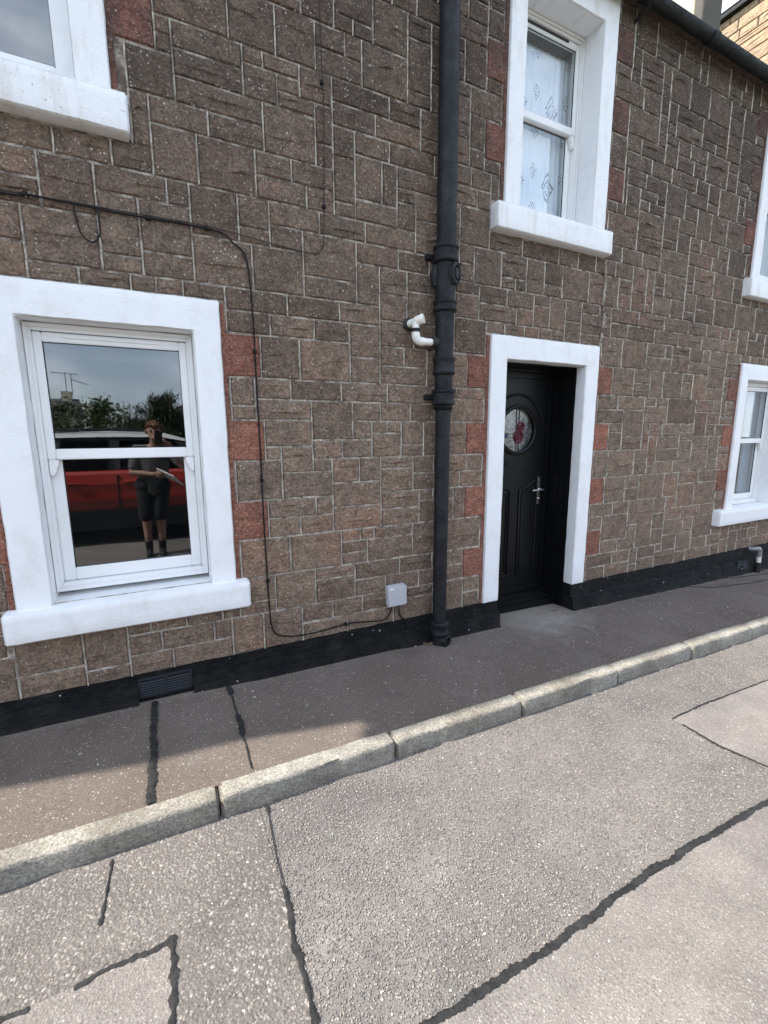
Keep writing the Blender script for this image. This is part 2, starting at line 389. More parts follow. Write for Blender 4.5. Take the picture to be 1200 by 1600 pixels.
t = NT('slate'); M['slate'] = t.done(t.mix(t.noise(6, 4), (.05, .052, .058), (.09, .09, .095)), .7, t.bump(t.noise(30, 3), .5, .02))
t = NT('render_cream'); M['render_cream'] = t.done(t.mix(t.noise(3, 5, .65), (.60, .55, .44), (.46, .42, .33)), .9, t.bump(t.noise(60, 4), .5, .01))
t = NT('room'); M['room'] = t.done((.10, .10, .10), .9)
t = NT('grass'); M['grass'] = t.done(t.mix(t.noise(2, 6, .65), (.05, .08, .025), (.09, .10, .04)), .95, t.bump(t.noise(40, 3), .6, .05))
t = NT('curtain_grey'); M['curtain_grey'] = t.done((.30, .33, .36), .9)
t = NT('net_plain'); M['net_plain'] = t.done((.62, .63, .66), .9)
# lace: repeated openwork flowers woven in the net
t = NT('lace')
u = t.n.new('ShaderNodeTexCoord').outputs['Object']; xs, ys, zs = t.sep(u)
def cell(a, p, off): return t.math('SUBTRACT', t.math('FRACT', t.math('ADD', t.math('DIVIDE', a, p), off)), .5)
def motif(px, pz, ox, oz, rx, rz):
    a = t.math('ABSOLUTE', cell(xs, px, ox)); b = t.math('ABSOLUTE', cell(zs, pz, oz))
    d = t.math('ADD', t.math('MULTIPLY', a, px/rx), t.math('MULTIPLY', b, pz/rz))
    ins = t.math('LESS_THAN', d, 1.0)
    ring = t.math('GREATER_THAN', t.math('ABSOLUTE', t.math('SUBTRACT', t.math('FRACT', t.math('MULTIPLY', d, 2.6)), .5)), .24)
    return t.math('MULTIPLY', ins, ring)
mo = t.math('MAXIMUM', motif(.30, .52, .0, .1, .075, .13), motif(.30, .26, .5, .35, .042, .065))
brk = t.math('GREATER_THAN', t.noise(85, 2, .5, u), .47)
mo = t.math('MULTIPLY', mo, brk)
M['lace'] = t.done(t.mix(mo, (.76, .78, .82), (.10, .105, .12)), .9)

# ------------------------------------------------------------------ the ground
GA, GB, CF = .022, -.0228, .03
def zp(x): return GA+GB*x                                           # pavement level along the wall
def zr(x, y): return GA+GB*x-.088+CF*min(max(-.9-y, 0), 2.6)        # road level, rising to the crown
def sheet(name, x0, x1, y0, y1, f, dx, dy, m, dz=0.0):
    xs = np.arange(x0, x1+dx*.5, dx); ys = np.arange(y0, y1+dy*.5, dy)
    v = [(x, y, f(x, y)+dz) for y in ys for x in xs]; n = len(xs)
    fa = [(j*n+i, j*n+i+1, (j+1)*n+i+1, (j+1)*n+i) for j in range(len(ys)-1) for i in range(n-1)]
    me = bpy.data.meshes.new(name); me.from_pydata(v, [], fa); return link(name, me, m, smooth=True)
tag(sheet('ground', -300, 300, -300, 300, lambda x, y: -.25+GB*max(-20, min(20, x)), 20, 20, M['grass']), kind='structure')
def wav(x, y): return noise.noise(Vector((x*2.2, y*2.2, 0)))*.0035
road = tag(sheet('road', -14, 22, -6.7, -.88, lambda x, y: zr(x, y)+wav(x, y), .09, .0885, M['road_grey']), kind='structure')
pave = tag(sheet('pavement', -14, 22, -.836, .36, lambda x, y: zp(x)+wav(x*1.4, y*1.4)*1.2, .08, .08, M['pavement_asphalt']), kind='structure')
def patch(name, x0, x1, y0, y1, m, dz=.004, d=.09):
    xs = np.linspace(x0, x1, max(2, int((x1-x0)/d))); ys = np.linspace(y0, y1, max(2, int((y1-y0)/d)))
    v = [(x, y, zr(x, y)+wav(x, y)+dz) for y in ys for x in xs]; n = len(xs)
    fa = [(j*n+i, j*n+i+1, (j+1)*n+i+1, (j+1)*n+i) for j in range(len(ys)-1) for i in range(n-1)]
    me = bpy.data.meshes.new(name); me.from_pydata(v, [], fa); return link(name, me, m, road, smooth=True)
patch('road_patch', -2.5, -.085, -6.0, -1.345, M['road_pink'])
patch('road_patch', -.085, .252, -6.0, -.90, M['road_coarse'])
patch('road_patch', -6.0, -.085, -1.345, -.90, M['road_coarse'])
patch('road_patch', .252, 9.0, -6.0, -1.842, M['road_pink'])
patch('road_patch', 2.41, 9.0, -1.842, -1.305, M['road_pink'])

def strip(name, pts, wid, level, m, parent, gaps=(), dz=.010, seed=1, jit=.13, step=.007):
    rr = random.Random(seed); P = [Vector((*p, 0)) for p in pts]; out = []
    for a, b in zip(P, P[1:]):
        n = max(1, int((b-a).length/step))
        for k in range(n): out.append(a.lerp(b, k/n))
    out.append(P[-1]); mb = MB(); prev = None; N = len(out)
    for i, p in enumerate(out):
        t_ = i/(N-1); tg = (out[min(i+1, N-1)]-out[max(i-1, 0)]).normalized(); nr = Vector((-tg.y, tg.x, 0))
        w0 = wid(t_) if callable(wid) else wid
        wob = noise.noise(Vector((p.x*7, p.y*7, seed)))*w0*.45+noise.noise(Vector((p.x*32, p.y*32, seed)))*w0*.20
        w1 = w0*(.5+rr.uniform(-jit, jit)); w2 = w0*(.5+rr.uniform(-jit, jit))
        if w0 < .0015 or any(g0 < t_ < g1 for g0, g1 in gaps): prev = None; continue
        l_ = p+nr*(w1+wob); r_ = p-nr*(w2-wob); c_ = p+nr*wob
        cur = [(q.x, q.y, level(q.x, q.y)+h) for q, h in ((l_, dz-.004), (c_, dz), (r_, dz-.004))]
        i0 = len(mb.v); mb.v += cur
        if prev is not None: mb.f += [(prev, prev+1, i0+1, i0), (prev+1, prev+2, i0+2, i0+1)]
        prev = i0
    return mb.build(name, m, parent, smooth=True)
zrw = lambda x, y: zr(x, y)+wav(x, y)
zpw = lambda x, y: zp(x)+wav(x*1.4, y*1.4)*1.2
strip('tar_seam', [(-.1, -1.86), (.519, -1.85), (.9, -1.85), (1.154, -1.846), (1.368, -1.830), (1.75, -1.831), (2.178, -1.848), (4, -1.84), (9, -1.84)], lambda t_: .023+.008*noise.noise(Vector((t_*90, 0, 1))), zrw, M['tar'], road, seed=1)
strip('tar_seam', [(.283, -.93), (.262, -1.187), (.259, -1.37), (.244, -1.511), (.248, -1.622), (.245, -1.75), (.24, -2.2)],
      lambda t_: .016 if t_ < .03 else (.0035 if t_ < .30 else .011+.020*max(0, noise.noise(Vector((t_*22, 3, 1)))+.35)), zrw, M['tar'], road, seed=2)
strip('tar_seam', [(-.268, -.945), (-.275, -1.06), (-.281, -1.19)], lambda t_: .006+.022*abs(noise.noise(Vector((t_*7, 5, 4)))), zrw, M['tar'], road, seed=3)
strip('tar_seam', [(-1.2, -1.36), (-.49, -1.345), (-.349, -1.358), (-.255, -1.338), (-.142, -1.341), (-.08, -1.335)],
      lambda t_: .006 if t_ < .62 else .012+.016*abs(noise.noise(Vector((t_*40, 5, 1)))), zrw, M['tar'], road, seed=4, gaps=((.70, .78),))
strip('tar_seam', [(-.088, -1.32), (-.078, -1.445), (-.088, -1.551), (-.09, -2.1)], lambda t_: .020+.014*noise.noise(Vector((t_*25, 7, 1))), zrw, M['tar'], road, seed=5)
strip('tar_seam', [(2.41, -1.305), (2.746, -1.292), (3.397, -1.315), (6, -1.31)], .008, zrw, M['tar'], road, seed=6)
strip('tar_seam', [(2.416, -1.36), (2.397, -1.539), (2.434, -1.737), (2.42, -1.83)], .014, zrw, M['tar'], road, seed=7)
strip('tar_seam', [(-.132, -.06), (-.136, -.40), (-.141, -.83)], .030, zpw, M['tar'], pave, seed=8, jit=.15)
strip('tar_seam', [(.25, -.08), (.252, -.36), (.25, -.80)], lambda t_: .03 if t_ < .12 else (.028 if .42 < t_ < .66 else .008), zpw, M['tar'], pave, seed=9)
strip('pavement_crack', [(4.6, -.02), (4.9, -.2), (5.5, -.28), (6.8, -.3)], .010, zpw, M['tar'], pave, seed=10, dz=.007)
strip('pavement_crack', [(5.3, -.06), (5.9, -.16), (7, -.2)], .008, zpw, M['tar'], pave, seed=11, dz=.007)

# kerb stones, each its own piece, heights and gaps uneven
kerb = empty('kerb', (0, -.87, 0)); tag(kerb, kind='structure')
kj = [-14+.79*k for k in range(17)]
kj = [x for x in np.arange(.105-.795*10, 9.0, .795)]
for i, (a, b) in enumerate(zip(kj, kj[1:])):
    rr = random.Random(i+40); dzk = rr.uniform(-.006, .004); dyk = rr.uniform(-.005, .005)
    me = rough_box(a+.0018, b-.0018, -.916+dyk, -.822, -.30, .010+dzk, step=.055, jit=.0028, rnd=.011, seed=i+3)
    # chipped arrises on a few stones
    cx = rr.uniform(a+.15, b-.15)
    for v in me.vertices:
        v.co.z += zp(v.co.x) if v.co.z > -.2 else zp(v.co.x)
        d = math.hypot((v.co.x-cx)/.06, (v.co.y+.918)/.05)
        if d < 1 and v.co.z > zp(v.co.x)-.06 and rr.random() < .9: v.co.z -= .022*(1-d); v.co.y += .020*(1-d)
    o = link('kerb_stone', me, M['kerb_stone'], kerb, smooth='crisp')
    o.matrix_parent_inverse = kerb.matrix_basis.inverted()
# loose and embedded road chippings (uncountable)
def chips(name, n, x0, x1, y0, y1, smin, smax, lvl, palette, seed, emb=.25, flt=None):
    g = np.random.default_rng(seed)
    x = g.uniform(x0, x1, n); y = g.uniform(y0, y1, n)
    if flt is not None:
        k = flt(x, y); x = x[k]; y = y[k]; n = len(x)
    s = g.uniform(smin, smax, n)*(g.random(n)**.5*.6+.5); asp = g.uniform(.5, 1, n); rot = g.uniform(0, 6.283, n); hh = s*g.uniform(.18, .42, n)
    ang = np.arange(6)/6*2*np.pi
    jr = g.uniform(.65, 1.2, (n, 6))
    ex = np.cos(ang)[None]*jr*s[:, None]; ey = np.sin(ang)[None]*jr*(s*asp)[:, None]
    cr_, sr_ = np.cos(rot)[:, None], np.sin(rot)[:, None]
    def rotd(a, b): return a*cr_-b*sr_+x[:, None], a*sr_+b*cr_+y[:, None]
    X0, Y0 = rotd(ex, ey); X1, Y1 = rotd(ex*.6, ey*.6)
    z0 = np.array([lvl(a, b) for a, b in zip(x, y)])+.003
    tilt = g.uniform(-.25, .25, (n, 2))
    Z0 = np.repeat((z0-hh*.5)[:, None], 6, 1); Z1 = np.repeat((z0+hh*(1-emb))[:, None], 6, 1)+ (X1-x[:, None])*tilt[:, :1]+(Y1-y[:, None])*tilt[:, 1:]
    V = np.empty((n, 12, 3)); V[:, :6, 0] = X0; V[:, :6, 1] = Y0; V[:, :6, 2] = Z0; V[:, 6:, 0] = X1; V[:, 6:, 1] = Y1; V[:, 6:, 2] = Z1
    tri = [(i, (i+1) % 6, 6+(i+1) % 6, 6+i) for i in range(6)]
    loops = np.array([i for q in tri for i in q]+[6, 7, 8, 9, 10, 11]); ln = len(loops)
    LV = (loops[None]+(np.arange(n)*12)[:, None]).ravel()
    starts = (np.array([0, 4, 8, 12, 16, 20, 24])[None]+(np.arange(n)*ln)[:, None]).ravel()
    me = bpy.data.meshes.new(name); me.vertices.add(n*12); me.vertices.foreach_set('co', V.ravel().astype(np.float32))
    me.loops.add(len(LV)); me.loops.foreach_set('vertex_index', LV.astype(np.int32))
    me.polygons.add(len(starts)); me.polygons.foreach_set('loop_start', starts.astype(np.int32))
    me.update(calc_edges=True); me.validate()
    at = me.attributes.new('tint', 'FLOAT', 'POINT'); at.data.foreach_set('value', np.repeat(g.random(n), 12).astype(np.float32))
    return link(name, me, palette)
t = NT('chip_stone')
tint = t.attr('tint').outputs['Fac']
c = t.ramp(tint, [(0, (.09, .085, .082)), (.3, (.155, .144, .135)), (.6, (.21, .19, .171)), (.84, (.26, .226, .197)), (.97, (.28, .26, .235)), (.999, (.40, .38, .35))])
M['chip_stone'] = t.done(t.mix(1.0, c, t.ramp(t.noise(300, 3), [(.3, .75), (.7, 1.2)]), 'MULTIPLY'), .85, None, .3)
t = NT('chip_pink')
tint = t.attr('tint').outputs['Fac']
c = t.ramp(tint, [(0, (.12, .11, .104)), (.3, (.20, .178, .165)), (.6, (.265, .236, .214)), (.85, (.31, .278, .25)), (.995, (.40, .37, .34))])
M['chip_pink'] = t.done(c, .85, None, .3)
o = chips('road_chippings', 26000, -1.6, .252, -2.3, -.92, .004, .0095, zrw, M['chip_stone'], 1, flt=lambda x, y: ~((x < -.09) & (y < -1.345)))
tag(o, 'coarse stone chippings set in the road surface by the kerb at lower left', 'chippings', kind='stuff')
o = chips('road_chippings', 60000, .252, 5.0, -1.842, -.92, .0022, .0052, zrw, M['chip_stone'], 2, flt=lambda x, y: ~((x > 2.41) & (y < -1.305)))
tag(o, 'fine grey stone chippings set in the road between kerb and long tar seam', 'chippings', kind='stuff')
o = chips('road_chippings', 46000, -1.6, 4.2, -2.7, -1.305, .0026, .0060, zrw, M['chip_pink'], 3, flt=lambda x, y: ((x < -.09) & (y < -1.345)) | ((x > .252) & (y < -1.842)) | (x > 2.41))
tag(o, 'fine pinkish chippings set in the paler road patches', 'chippings', kind='stuff')

# ------------------------------------------------------------------ the house
house = empty('stone_house', (2.5, .3, 0))
tag(house, 'two-storey terraced house of brown squared rubble stone with white painted window margins', 'house')
HI = house.matrix_basis.inverted()
HI = Matrix.Translation((-2.5, -.3, 0))
def hp(o, parent=None):
    """parent o to the house (or to one of its parts) keeping its world position"""
    o.parent = parent or house
    o.matrix_parent_inverse = HI if (parent is None) else Matrix.Identity(4)
    return o
UZ = .07583; Z0 = .172
def uz(k): return Z0+UZ*k
HX0, HX1, EAVE = -2.95, 9.8, 4.52
# openings: outer white margin (x0,x1,z0,z1), clear opening (x0,x1,z0,z1), sill (x0,x1,z0,z1)
OPEN = {
 'w1': ((-.674, .336, .62, 2.14), (-.527, .200, .655, 1.980), (-.722, .404, .478, .632)),
 'dr': ((2.122, 3.217, .172, 2.138), (2.272, 3.070, -.10, 1.977), None),
 'w2': ((2.193, 3.173, 2.955, 4.475), (2.330, 3.026, 2.985, 4.290), (2.098, 3.213, 2.792, 2.958)),
 'w3': ((5.295, 6.330, .62, 2.14), (5.432, 6.170, .655, 1.980), (5.115, 6.450, .490, .655)),
 'w4': ((-1.072, -.064, 2.955, 4.475), (-.93, -.202, 2.985, 4.290), (-1.14, -.004, 2.792, 2.958)),
 'w5': ((5.258, 6.27, 2.92, 4.475), (5.395, 6.13, 2.955, 4.290), (5.165, 6.36, 2.742, 2.915)),
}
# red dressed stones beside the openings: (x0,x1,unit0,unit1)
Q = []
for k in (3, 9, 15, 21):
    Q += [(1.936, 2.118, k, k+3), (3.221, 3.405, k, k+3)]
    if k > 3: Q += [(.342, .54, k, k+3), (-.875, -.678, k, k+3)]; Q += [(5.113, 5.291, k, k+3)]
for k in (40, 46, 52):
    Q += [(2.030, 2.189, k, k+3), (3.177, 3.365, k, k+3), (-.060, .130, k, k+3), (5.090, 5.254, k, k+3), (-1.27, -1.076, k, k+3)]

xs = sorted(set([HX0, HX1]+[v for k in OPEN for v in (OPEN[k][0][0]+.04, OPEN[k][0][1]-.04)]))
zs = sorted(set([-.5, EAVE]+[v for k in OPEN for v in ((OPEN[k][0][2] if k != 'dr' else -.5)+(.02 if k != 'dr' else 0), OPEN[k][0][3]-.04)]))
mb = MB()
def in_open(x, z):
    return any(a+.04 < x < b-.04 and (c if k != 'dr' else -1) < z < d-.04 for k, ((a, b, c, d), _, _) in OPEN.items())
for xa, xb in zip(xs, xs[1:]):
    for za, zb in zip(zs, zs[1:]):
        if not in_open((xa+xb)/2, (za+zb)/2):
            mb.add([(xa, 0, za), (xb, 0, za), (xb, 0, zb), (xa, 0, zb)], [(0, 1, 2, 3)])
wall = hp(mb.build('wall', M['mortar']))
wall['label'] = 'brown squared rubble front wall with pale pointing'

# --- lay the stones on the unit grid
CX = .01; GX0, GX1 = -2.93, 8.6; NX = int((GX1-GX0)/CX); NR = 116; HU = UZ/2
def hz(k): return Z0+HU*k
occ = np.zeros((NR, NX), bool)
def mark(x0, x1, z0, z1):
    r0 = max(0, int(round((z0-Z0)/HU))); r1 = min(NR, int(math.ceil((z1-Z0)/HU-.3)))
    occ[r0:r1, max(0, int(round((x0-GX0)/CX))):max(0, int(round((x1-GX0)/CX)))] = True
for k, (o_, c_, s_) in OPEN.items():
    mark(o_[0]-.03, o_[1]+.03, o_[2], o_[3])
    if s_: mark(s_[0]-.004, s_[1]+.004, s_[2], s_[3])
for a, b, k0, k1 in Q: occ[2*k0:2*k1, int(round((a-GX0)/CX)):int(round((b-GX0)/CX))] = True
rr = random.Random(11); blocks = []
joints = [set() for _ in range(NR+1)]
for r_ in range(NR):
    x = 0
    while x < NX:
        if occ[r_, x]: x += 1; continue
        ph = r_ % 6
        if ph == 0: h = rr.choices((6, 3, 4, 2), (.27, .48, .16, .09))[0]
        else: h = 6-ph+(rr.choice((2, 3)) if rr.random() < .16 else 0)
        if ph == 2 and rr.random() < .2: h = 2
        h = min(h, NR-r_)
        while h > 2 and occ[r_:r_+h, x].any(): h -= 1
        run = 0
        while x+run < NX and not occ[r_:r_+h, x+run].any(): run += 1
        if run == 0: h = 1; run = 1
        lo, hi = (17, 36) if h >= 5 else (16, 35) if h >= 3 else (10, 21)
        wd = rr.randint(lo, hi)
        if run-wd < 10: wd = run if run < hi+8 else run//2
        wd = max(1, min(wd, run))
        if wd < run:                                          # avoid running upright joints
            for _ in range(14):
                if not any((x+wd+d) in joints[r_] for d in range(-4, 5)) or run-wd < 10: break
                w2_ = rr.randint(lo, hi)
                if run-w2_ >= 10: wd = w2_
        for q in range(r_, r_+h): joints[min(NR, q+1)].add(x+wd)
        occ[r_:r_+h, x:x+wd] = True
        if wd >= 4: blocks.append((GX0+x*CX, GX0+(x+wd)*CX, hz(r_), hz(r_+h)))
        x += wd

def stone_geo(x0, x1, z0, z1, rr, proud=.011, rock=1.0, gapx=.0036, gapz=.0021):
    x0 += gapx+rr.uniform(0, .002); x1 -= gapx+rr.uniform(0, .002); z0 += gapz+rr.uniform(0, .002); z1 -= gapz+rr.uniform(0, .002)
    w, h = x1-x0, z1-z0
    nx = max(2, min(6, round(w/.075))); nz = max(1, min(3, round(h/.075)))
    ux = [0]+[(i+rr.uniform(-.2, .2))/nx for i in range(1, nx)]+[1]; vz = [0]+[(j+rr.uniform(-.15, .15))/nz for j in range(1, nz)]+[1]
    crease = None
    if rock > .5 and rr.random() < .6 and h > .06:
        cz = rr.uniform(.3, .72); e = .0035/h
        vz = [v for v in vz if abs(v-cz) > .14 or v in (0, 1)]+[cz-e, cz+e]; vz.sort(); crease = (cz, rr.uniform(-.1, .7), rr.uniform(.2, .9), rr.uniform(.003, .012)*rock)
    V = []; F = []; c_ = min(.007, w*.2, h*.2); nxn, nzn = len(ux), len(vz); so = rr.uniform(0, 100)
    for j, v in enumerate(vz):
        for i, u in enumerate(ux):
            x = x0+c_+(w-2*c_)*u; z = z0+c_+(h-2*c_)*v
            edge = i in (0, nxn-1) or j in (0, nzn-1)
            y = -proud-(noise.noise(Vector((x*11, z*15, so)))*.0065+rr.uniform(-.0015, .0015))*rock
            if edge: y += .003*rock; x += rr.uniform(-.0012, .0012); z += rr.uniform(-.0012, .0012)
            if crease and not edge:
                cz, a, ln, am = crease
                k = max(0, 1-abs((u-a-ln/2)/(ln/2)))**.5
                z += noise.noise(Vector((x*14, so, 0)))*.022 if abs(v-cz) < .03 else 0
                if v > cz: y -= am*k*max(0, 1-(v-cz)*1.5)
                else: y += am*.4*k*max(0, 1-(cz-v)*1.5)
            V.append((x, min(-.004, y), z))
    for j in range(nzn-1):
        for i in range(nxn-1):
            a = j*nxn+i; F.append((a, a+1, a+nxn+1, a+nxn))
    ring = [i for i in range(nxn)]+[j*nxn+nxn-1 for j in range(1, nzn)]+[(nzn-1)*nxn+i for i in range(nxn-2, -1, -1)]+[j*nxn for j in range(nzn-2, 0, -1)]
    b0 = len(V)
    for k in ring:
        x, y, z = V[k]; i, j = k % nxn, k//nxn
        jx, jz = (rr.uniform(-.0012, .0018), rr.uniform(-.0010, .0022)) if rock > .5 else (0, 0)
        V.append((x0+jx if i == 0 else x1-jx if i == nxn-1 else x, .002, z0+jz if j == 0 else z1-jz if j == nzn-1 else z))
    n = len(ring)
    for k in range(n): F.append((ring[k], b0+k, b0+(k+1) % n, ring[(k+1) % n]))
    return V, F
def area_px(x0, x1, z0, z1):
    P = [project((x, -.01, z)) for x, z in ((x0, z0), (x1, z0), (x1, z1), (x0, z1))]
    if any(p is None for p in P): return 0
    P = [(min(1200, max(0, p[0])), min(1600, max(0, p[1]))) for p in P]
    return abs(sum(P[i][0]*P[(i+1) % 4][1]-P[(i+1) % 4][0]*P[i][1] for i in range(4)))/2
blocks.sort(key=lambda b: -area_px(*b))
smb = MB(); stint = []
for i, b in enumerate(blocks):
    rr = random.Random(1000+i); V, F = stone_geo(*b, rr); ti = rr.random()**1.5
    if i < 300:
        m_ = MB(); m_.v, m_.f = V, F
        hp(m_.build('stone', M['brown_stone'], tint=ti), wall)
    else:
        smb.add(V, F); stint += [ti]*len(V)
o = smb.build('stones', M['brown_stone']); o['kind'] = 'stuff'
at = o.data.attributes.new('tint', 'FLOAT', 'POINT'); at.data.foreach_set('value', np.array(stint, dtype=np.float32))
hp(o, wall)
pm = MB(); rr = random.Random(3)                            # raised ribbons of pale pointing in the upright joints
for (x0, x1, z0, z1) in blocks:
    n = max(2, int((z1-z0)/.022)); V = []
    for k in range(n+1):
        z = z0+.002+(z1-z0-.004)*k/n; c_ = x0+rr.uniform(-.0012, .0012); w_ = rr.uniform(.0018, .0044)
        V += [(c_-w_, -.0035, z), (c_, -.0115+rr.uniform(-.002, .002), z), (c_+w_, -.0035, z)]
    pm.add(V, [f_ for k in range(n) for f_ in ((3*k, 3*k+1, 3*k+4, 3*k+3), (3*k+1, 3*k+2, 3*k+5, 3*k+4))])
o = hp(pm.build('pointing', M['pointing'], smooth=True), wall); o['kind'] = 'stuff'
for i, (a, b, k0, k1) in enumerate(Q):
    rr = random.Random(5000+i); V, F = stone_geo(a, b, uz(k0), uz(k1), rr, proud=.010, rock=.35, gapx=.002, gapz=.004)
    m_ = MB(); m_.v, m_.f = V, F
    hp(m_.build('red_quoin', M['red_stone'], tint=rr.random()), wall)

# --- white margins, sills and windows
def margin(key, m, frame_y):
    (a, b, c, d), (oa, ob, oc, od), s_ = OPEN[key]; yb = frame_y+.10; sd = hash(key) % 17
    sd = {'w1': 1, 'dr': 2, 'w2': 3, 'w3': 4, 'w4': 5, 'w5': 6}[key]
    hp(link('door_surround' if key == 'dr' else 'window_surround', rough_surround(a, b, c-(0 if key == 'dr' else .004), d, oa, ob, od, -.024, yb, seed=sd), m, smooth='crisp'))
    if s_: hp(link('window_sill', rough_box(s_[0], s_[1], -.074, yb, s_[2], s_[3]+.018, seed=sd+9, step=.05, rnd=.009, slope=.020), m, smooth='crisp'))
    # rusty backset strip where the old red wash shows along the margin
    for x0, x1 in ((a-.026, a-.001), (b+.001, b+.026)):
        V = []; F = []; n = int((d-c)/.09)
        for i in range(n+1):
            z = max(c, .175)+(d-.01-max(c, .175))*i/n; j = random.uniform(-.003, .003)
            l_, r_ = (x0+j, x1) if x0 < a else (x0, x1+j)
            V += [(l_, .002, z), (l_, -.0075, z), (r_, -.0075, z), (r_, .002, z)]
            if i: q = len(V)-8; F += [(q+k, q+(k+1) % 4, q+4+(k+1) % 4, q+4+k) for k in range(4)]
        F += [(3, 2, 1, 0), tuple(range(len(V)-4, len(V)))]
        mb = MB(); mb.v, mb.f = V, F; hp(mb.build('red_backset', M['red_stone'], tint=.8))
def frame_bars(mb, x0, x1, z0, z1, y0, y1, l_, r_, b_, t_):
    mb.box(x0, x0+l_, y0, y1, z0, z1); mb.box(x1-r_, x1, y0, y1, z0, z1)
    mb.box(x0+l_, x1-r_, y0+.001, y1-.001, z0, z0+b_); mb.box(x0+l_, x1-r_, y0+.001, y1-.001, z1-t_, z1)
def window(key, fy, curtain=None, room_depth=2.2):
    _, (a, b, c, d), _ = OPEN[key]
    mid = c+(d-c)*.537
    mb = MB(); frame_bars(mb, a+.001, b-.001, c+.012, d-.001, fy, fy+.085, .030, .030, .040, .036)
    w = hp(mb.build('window', M['upvc'], bevel=.003))
    # staff bead round the frame, parting bead
    mb = MB(); frame_bars(mb, a+.002, b-.002, c+.014, d-.003, fy-.010, fy-.0005, .016, .016, .018, .018); hp(mb.build('bead', M['upvc'], bevel=.003), w)
    ua, ub = a+.031, b-.031
    mb = MB(); frame_bars(mb, ua, ub, mid-.028, d-.040, fy+.012, fy+.045, .036, .036, .052, .044); hp(mb.build('upper_sash', M['upvc'], bevel=.004), w)
    mb = MB(); frame_bars(mb, ua, ub, c+.054, mid+.018, fy+.047, fy+.080, .052, .052, .066, .045); hp(mb.build('lower_sash', M['upvc'], bevel=.004), w)
    mb = MB(); mb.box(ua+.03, ub-.03, fy+.027, fy+.031, mid+.018, d-.078); hp(mb.build('pane', M['window_glass']), w)
    mb = MB(); mb.box(ua+.046, ub-.046, fy+.062, fy+.066, c+.114, mid-.020); hp(mb.build('pane', M['window_glass']), w)
    # black glazing gaskets
    mb = MB(); frame_bars(mb, ua+.034, ub-.034, mid+.022, d-.082, fy+.017, fy+.026, .004, .004, .004, .004); hp(mb.build('gasket', M['black_rubber']), w)
    mb = MB(); frame_bars(mb, ua+.050, ub-.050, c+.118, mid-.029, fy+.052, fy+.061, .004, .004, .004, .004); hp(mb.build('gasket', M['black_rubber']), w)
    for x0, sg in ((ua+.002, 1), (ub-.002, -1)):     # sash horns
        pr = [(0, 0), (.042, 0), (.040, -.030), (.030, -.042), (.027, -.062), (.016, -.078), (.004, -.080), (0, -.07)]
        mb = MB(); mb.prism([(x0+sg*p, mid-.0285+q) for p, q in pr], 'y', fy+.014, fy+.043); hp(mb.build('sash_horn', M['upvc'], bevel=.002), w)
    mb = MB(); mb.box(a+.15, b-.15, fy+.006, fy+.0118, d-.062, d-.05); hp(mb.build('trickle_vent', M['vent_plastic'] if key == 'w2' else M['upvc']), w)
    # dark room behind
    yb = fy+.105; X0, X1, ZB, ZT = a-.45, b+.45, c-.5, d+.2; mb = MB()
    P = [(X0, yb, ZB), (X1, yb, ZB), (X1, yb, ZT), (X0, yb, ZT), (X0, yb+room_depth, ZB), (X1, yb+room_depth, ZB), (X1, yb+room_depth, ZT), (X0, yb+room_depth, ZT),
         (a, yb, c), (b, yb, c), (b, yb, d), (a, yb, d)]
    mb.add(P, [(4, 5, 6, 7), (0, 1, 5, 4), (3, 2, 6, 7), (0, 4, 7, 3), (1, 5, 6, 2), (0, 1, 9, 8), (1, 2, 10, 9), (2, 3, 11, 10), (3, 0, 8, 11)])
    hp(mb.build('room_lining', M['room']), w)
    if curtain:
        amp, per, mt, xr, zr_ = curtain
        for (xa, xb) in xr:
            n = int((xb-xa)/.006); v = []; f = []
            for j in range(2):
                for i in range(n+1):
                    x = xa+(xb-xa)*i/n
                    v.append((x, fy+.125+(amp*math.sin(x*6.283/per+1.5*math.sin(x*17))+amp*.5*math.sin(x*53))*(1-.7*j), zr_[0]+(zr_[1]-zr_[0])*j))
            f = [(i, i+1, n+2+i, n+1+i) for i in range(n)]
            mb = MB(); mb.v, mb.f = v, f; hp(mb.build('curtain', mt, smooth=True), w)
    return w
margin('w1', M['white_paint'], .09); margin('w3', M['white_paint'], .09)
margin('w2', M['weathered_white_paint'], .14); margin('w4', M['weathered_white_paint'], .10); margin('w5', M['weathered_white_paint'], .10)
window('w1', .085)
window('w2', .145, (.008, .055, M['lace'], [(2.28, 3.06)], (2.95, 4.215)))
window('w3', .085, (.022, .085, M['curtain_grey'], [(5.42, 5.86), (5.92, 6.2)], (.6, 2.0)))
window('w4', .095); window('w5', .095, (.010, .06, M['net_plain'], [(5.38, 6.15)], (2.9, 4.3)))

# --- doorway
margin('dr', M['white_paint'], -.030)
(a, b, c, d), (oa, ob, oc, od), _ = OPEN['dr']
mb = MB()                                                  # black lining of the reveal, stepped like the moulded frame
for s_, X in ((1, oa), (-1, ob)):
    def seg(off, y0, y1):
        x0, x1 = X+s_*off, X-s_*.06
        mb.box(min(x0, x1), max(x0, x1), y0, y1, -.2, od+.03)
    seg(.004, .0715, .110); seg(.010, .1105, .170); seg(.020, .1705, .185); seg(.012, .1855, .245); seg(.030, .2455, .262); seg(.018, .2625, .285)
    seg(.075, .2855, .36)
mb.box(oa-.02, ob+.02, .0722, .284, od-.006, od+.04); mb.box(oa+.07, ob-.07, .2862, .359, od-.075, od+.04); mb.box(oa+.01, ob-.01, .2462, .2612, od-.030, od-.004)
hp(mb.build('door_frame', M['door_black'], bevel=.003))
LX0, LX1, LZ0, LZ1, LY = oa+.072, ob-.072, .075, od-.078, .298
CXD, CZD, RD = (LX0+LX1)/2+.012, 1.483, .178
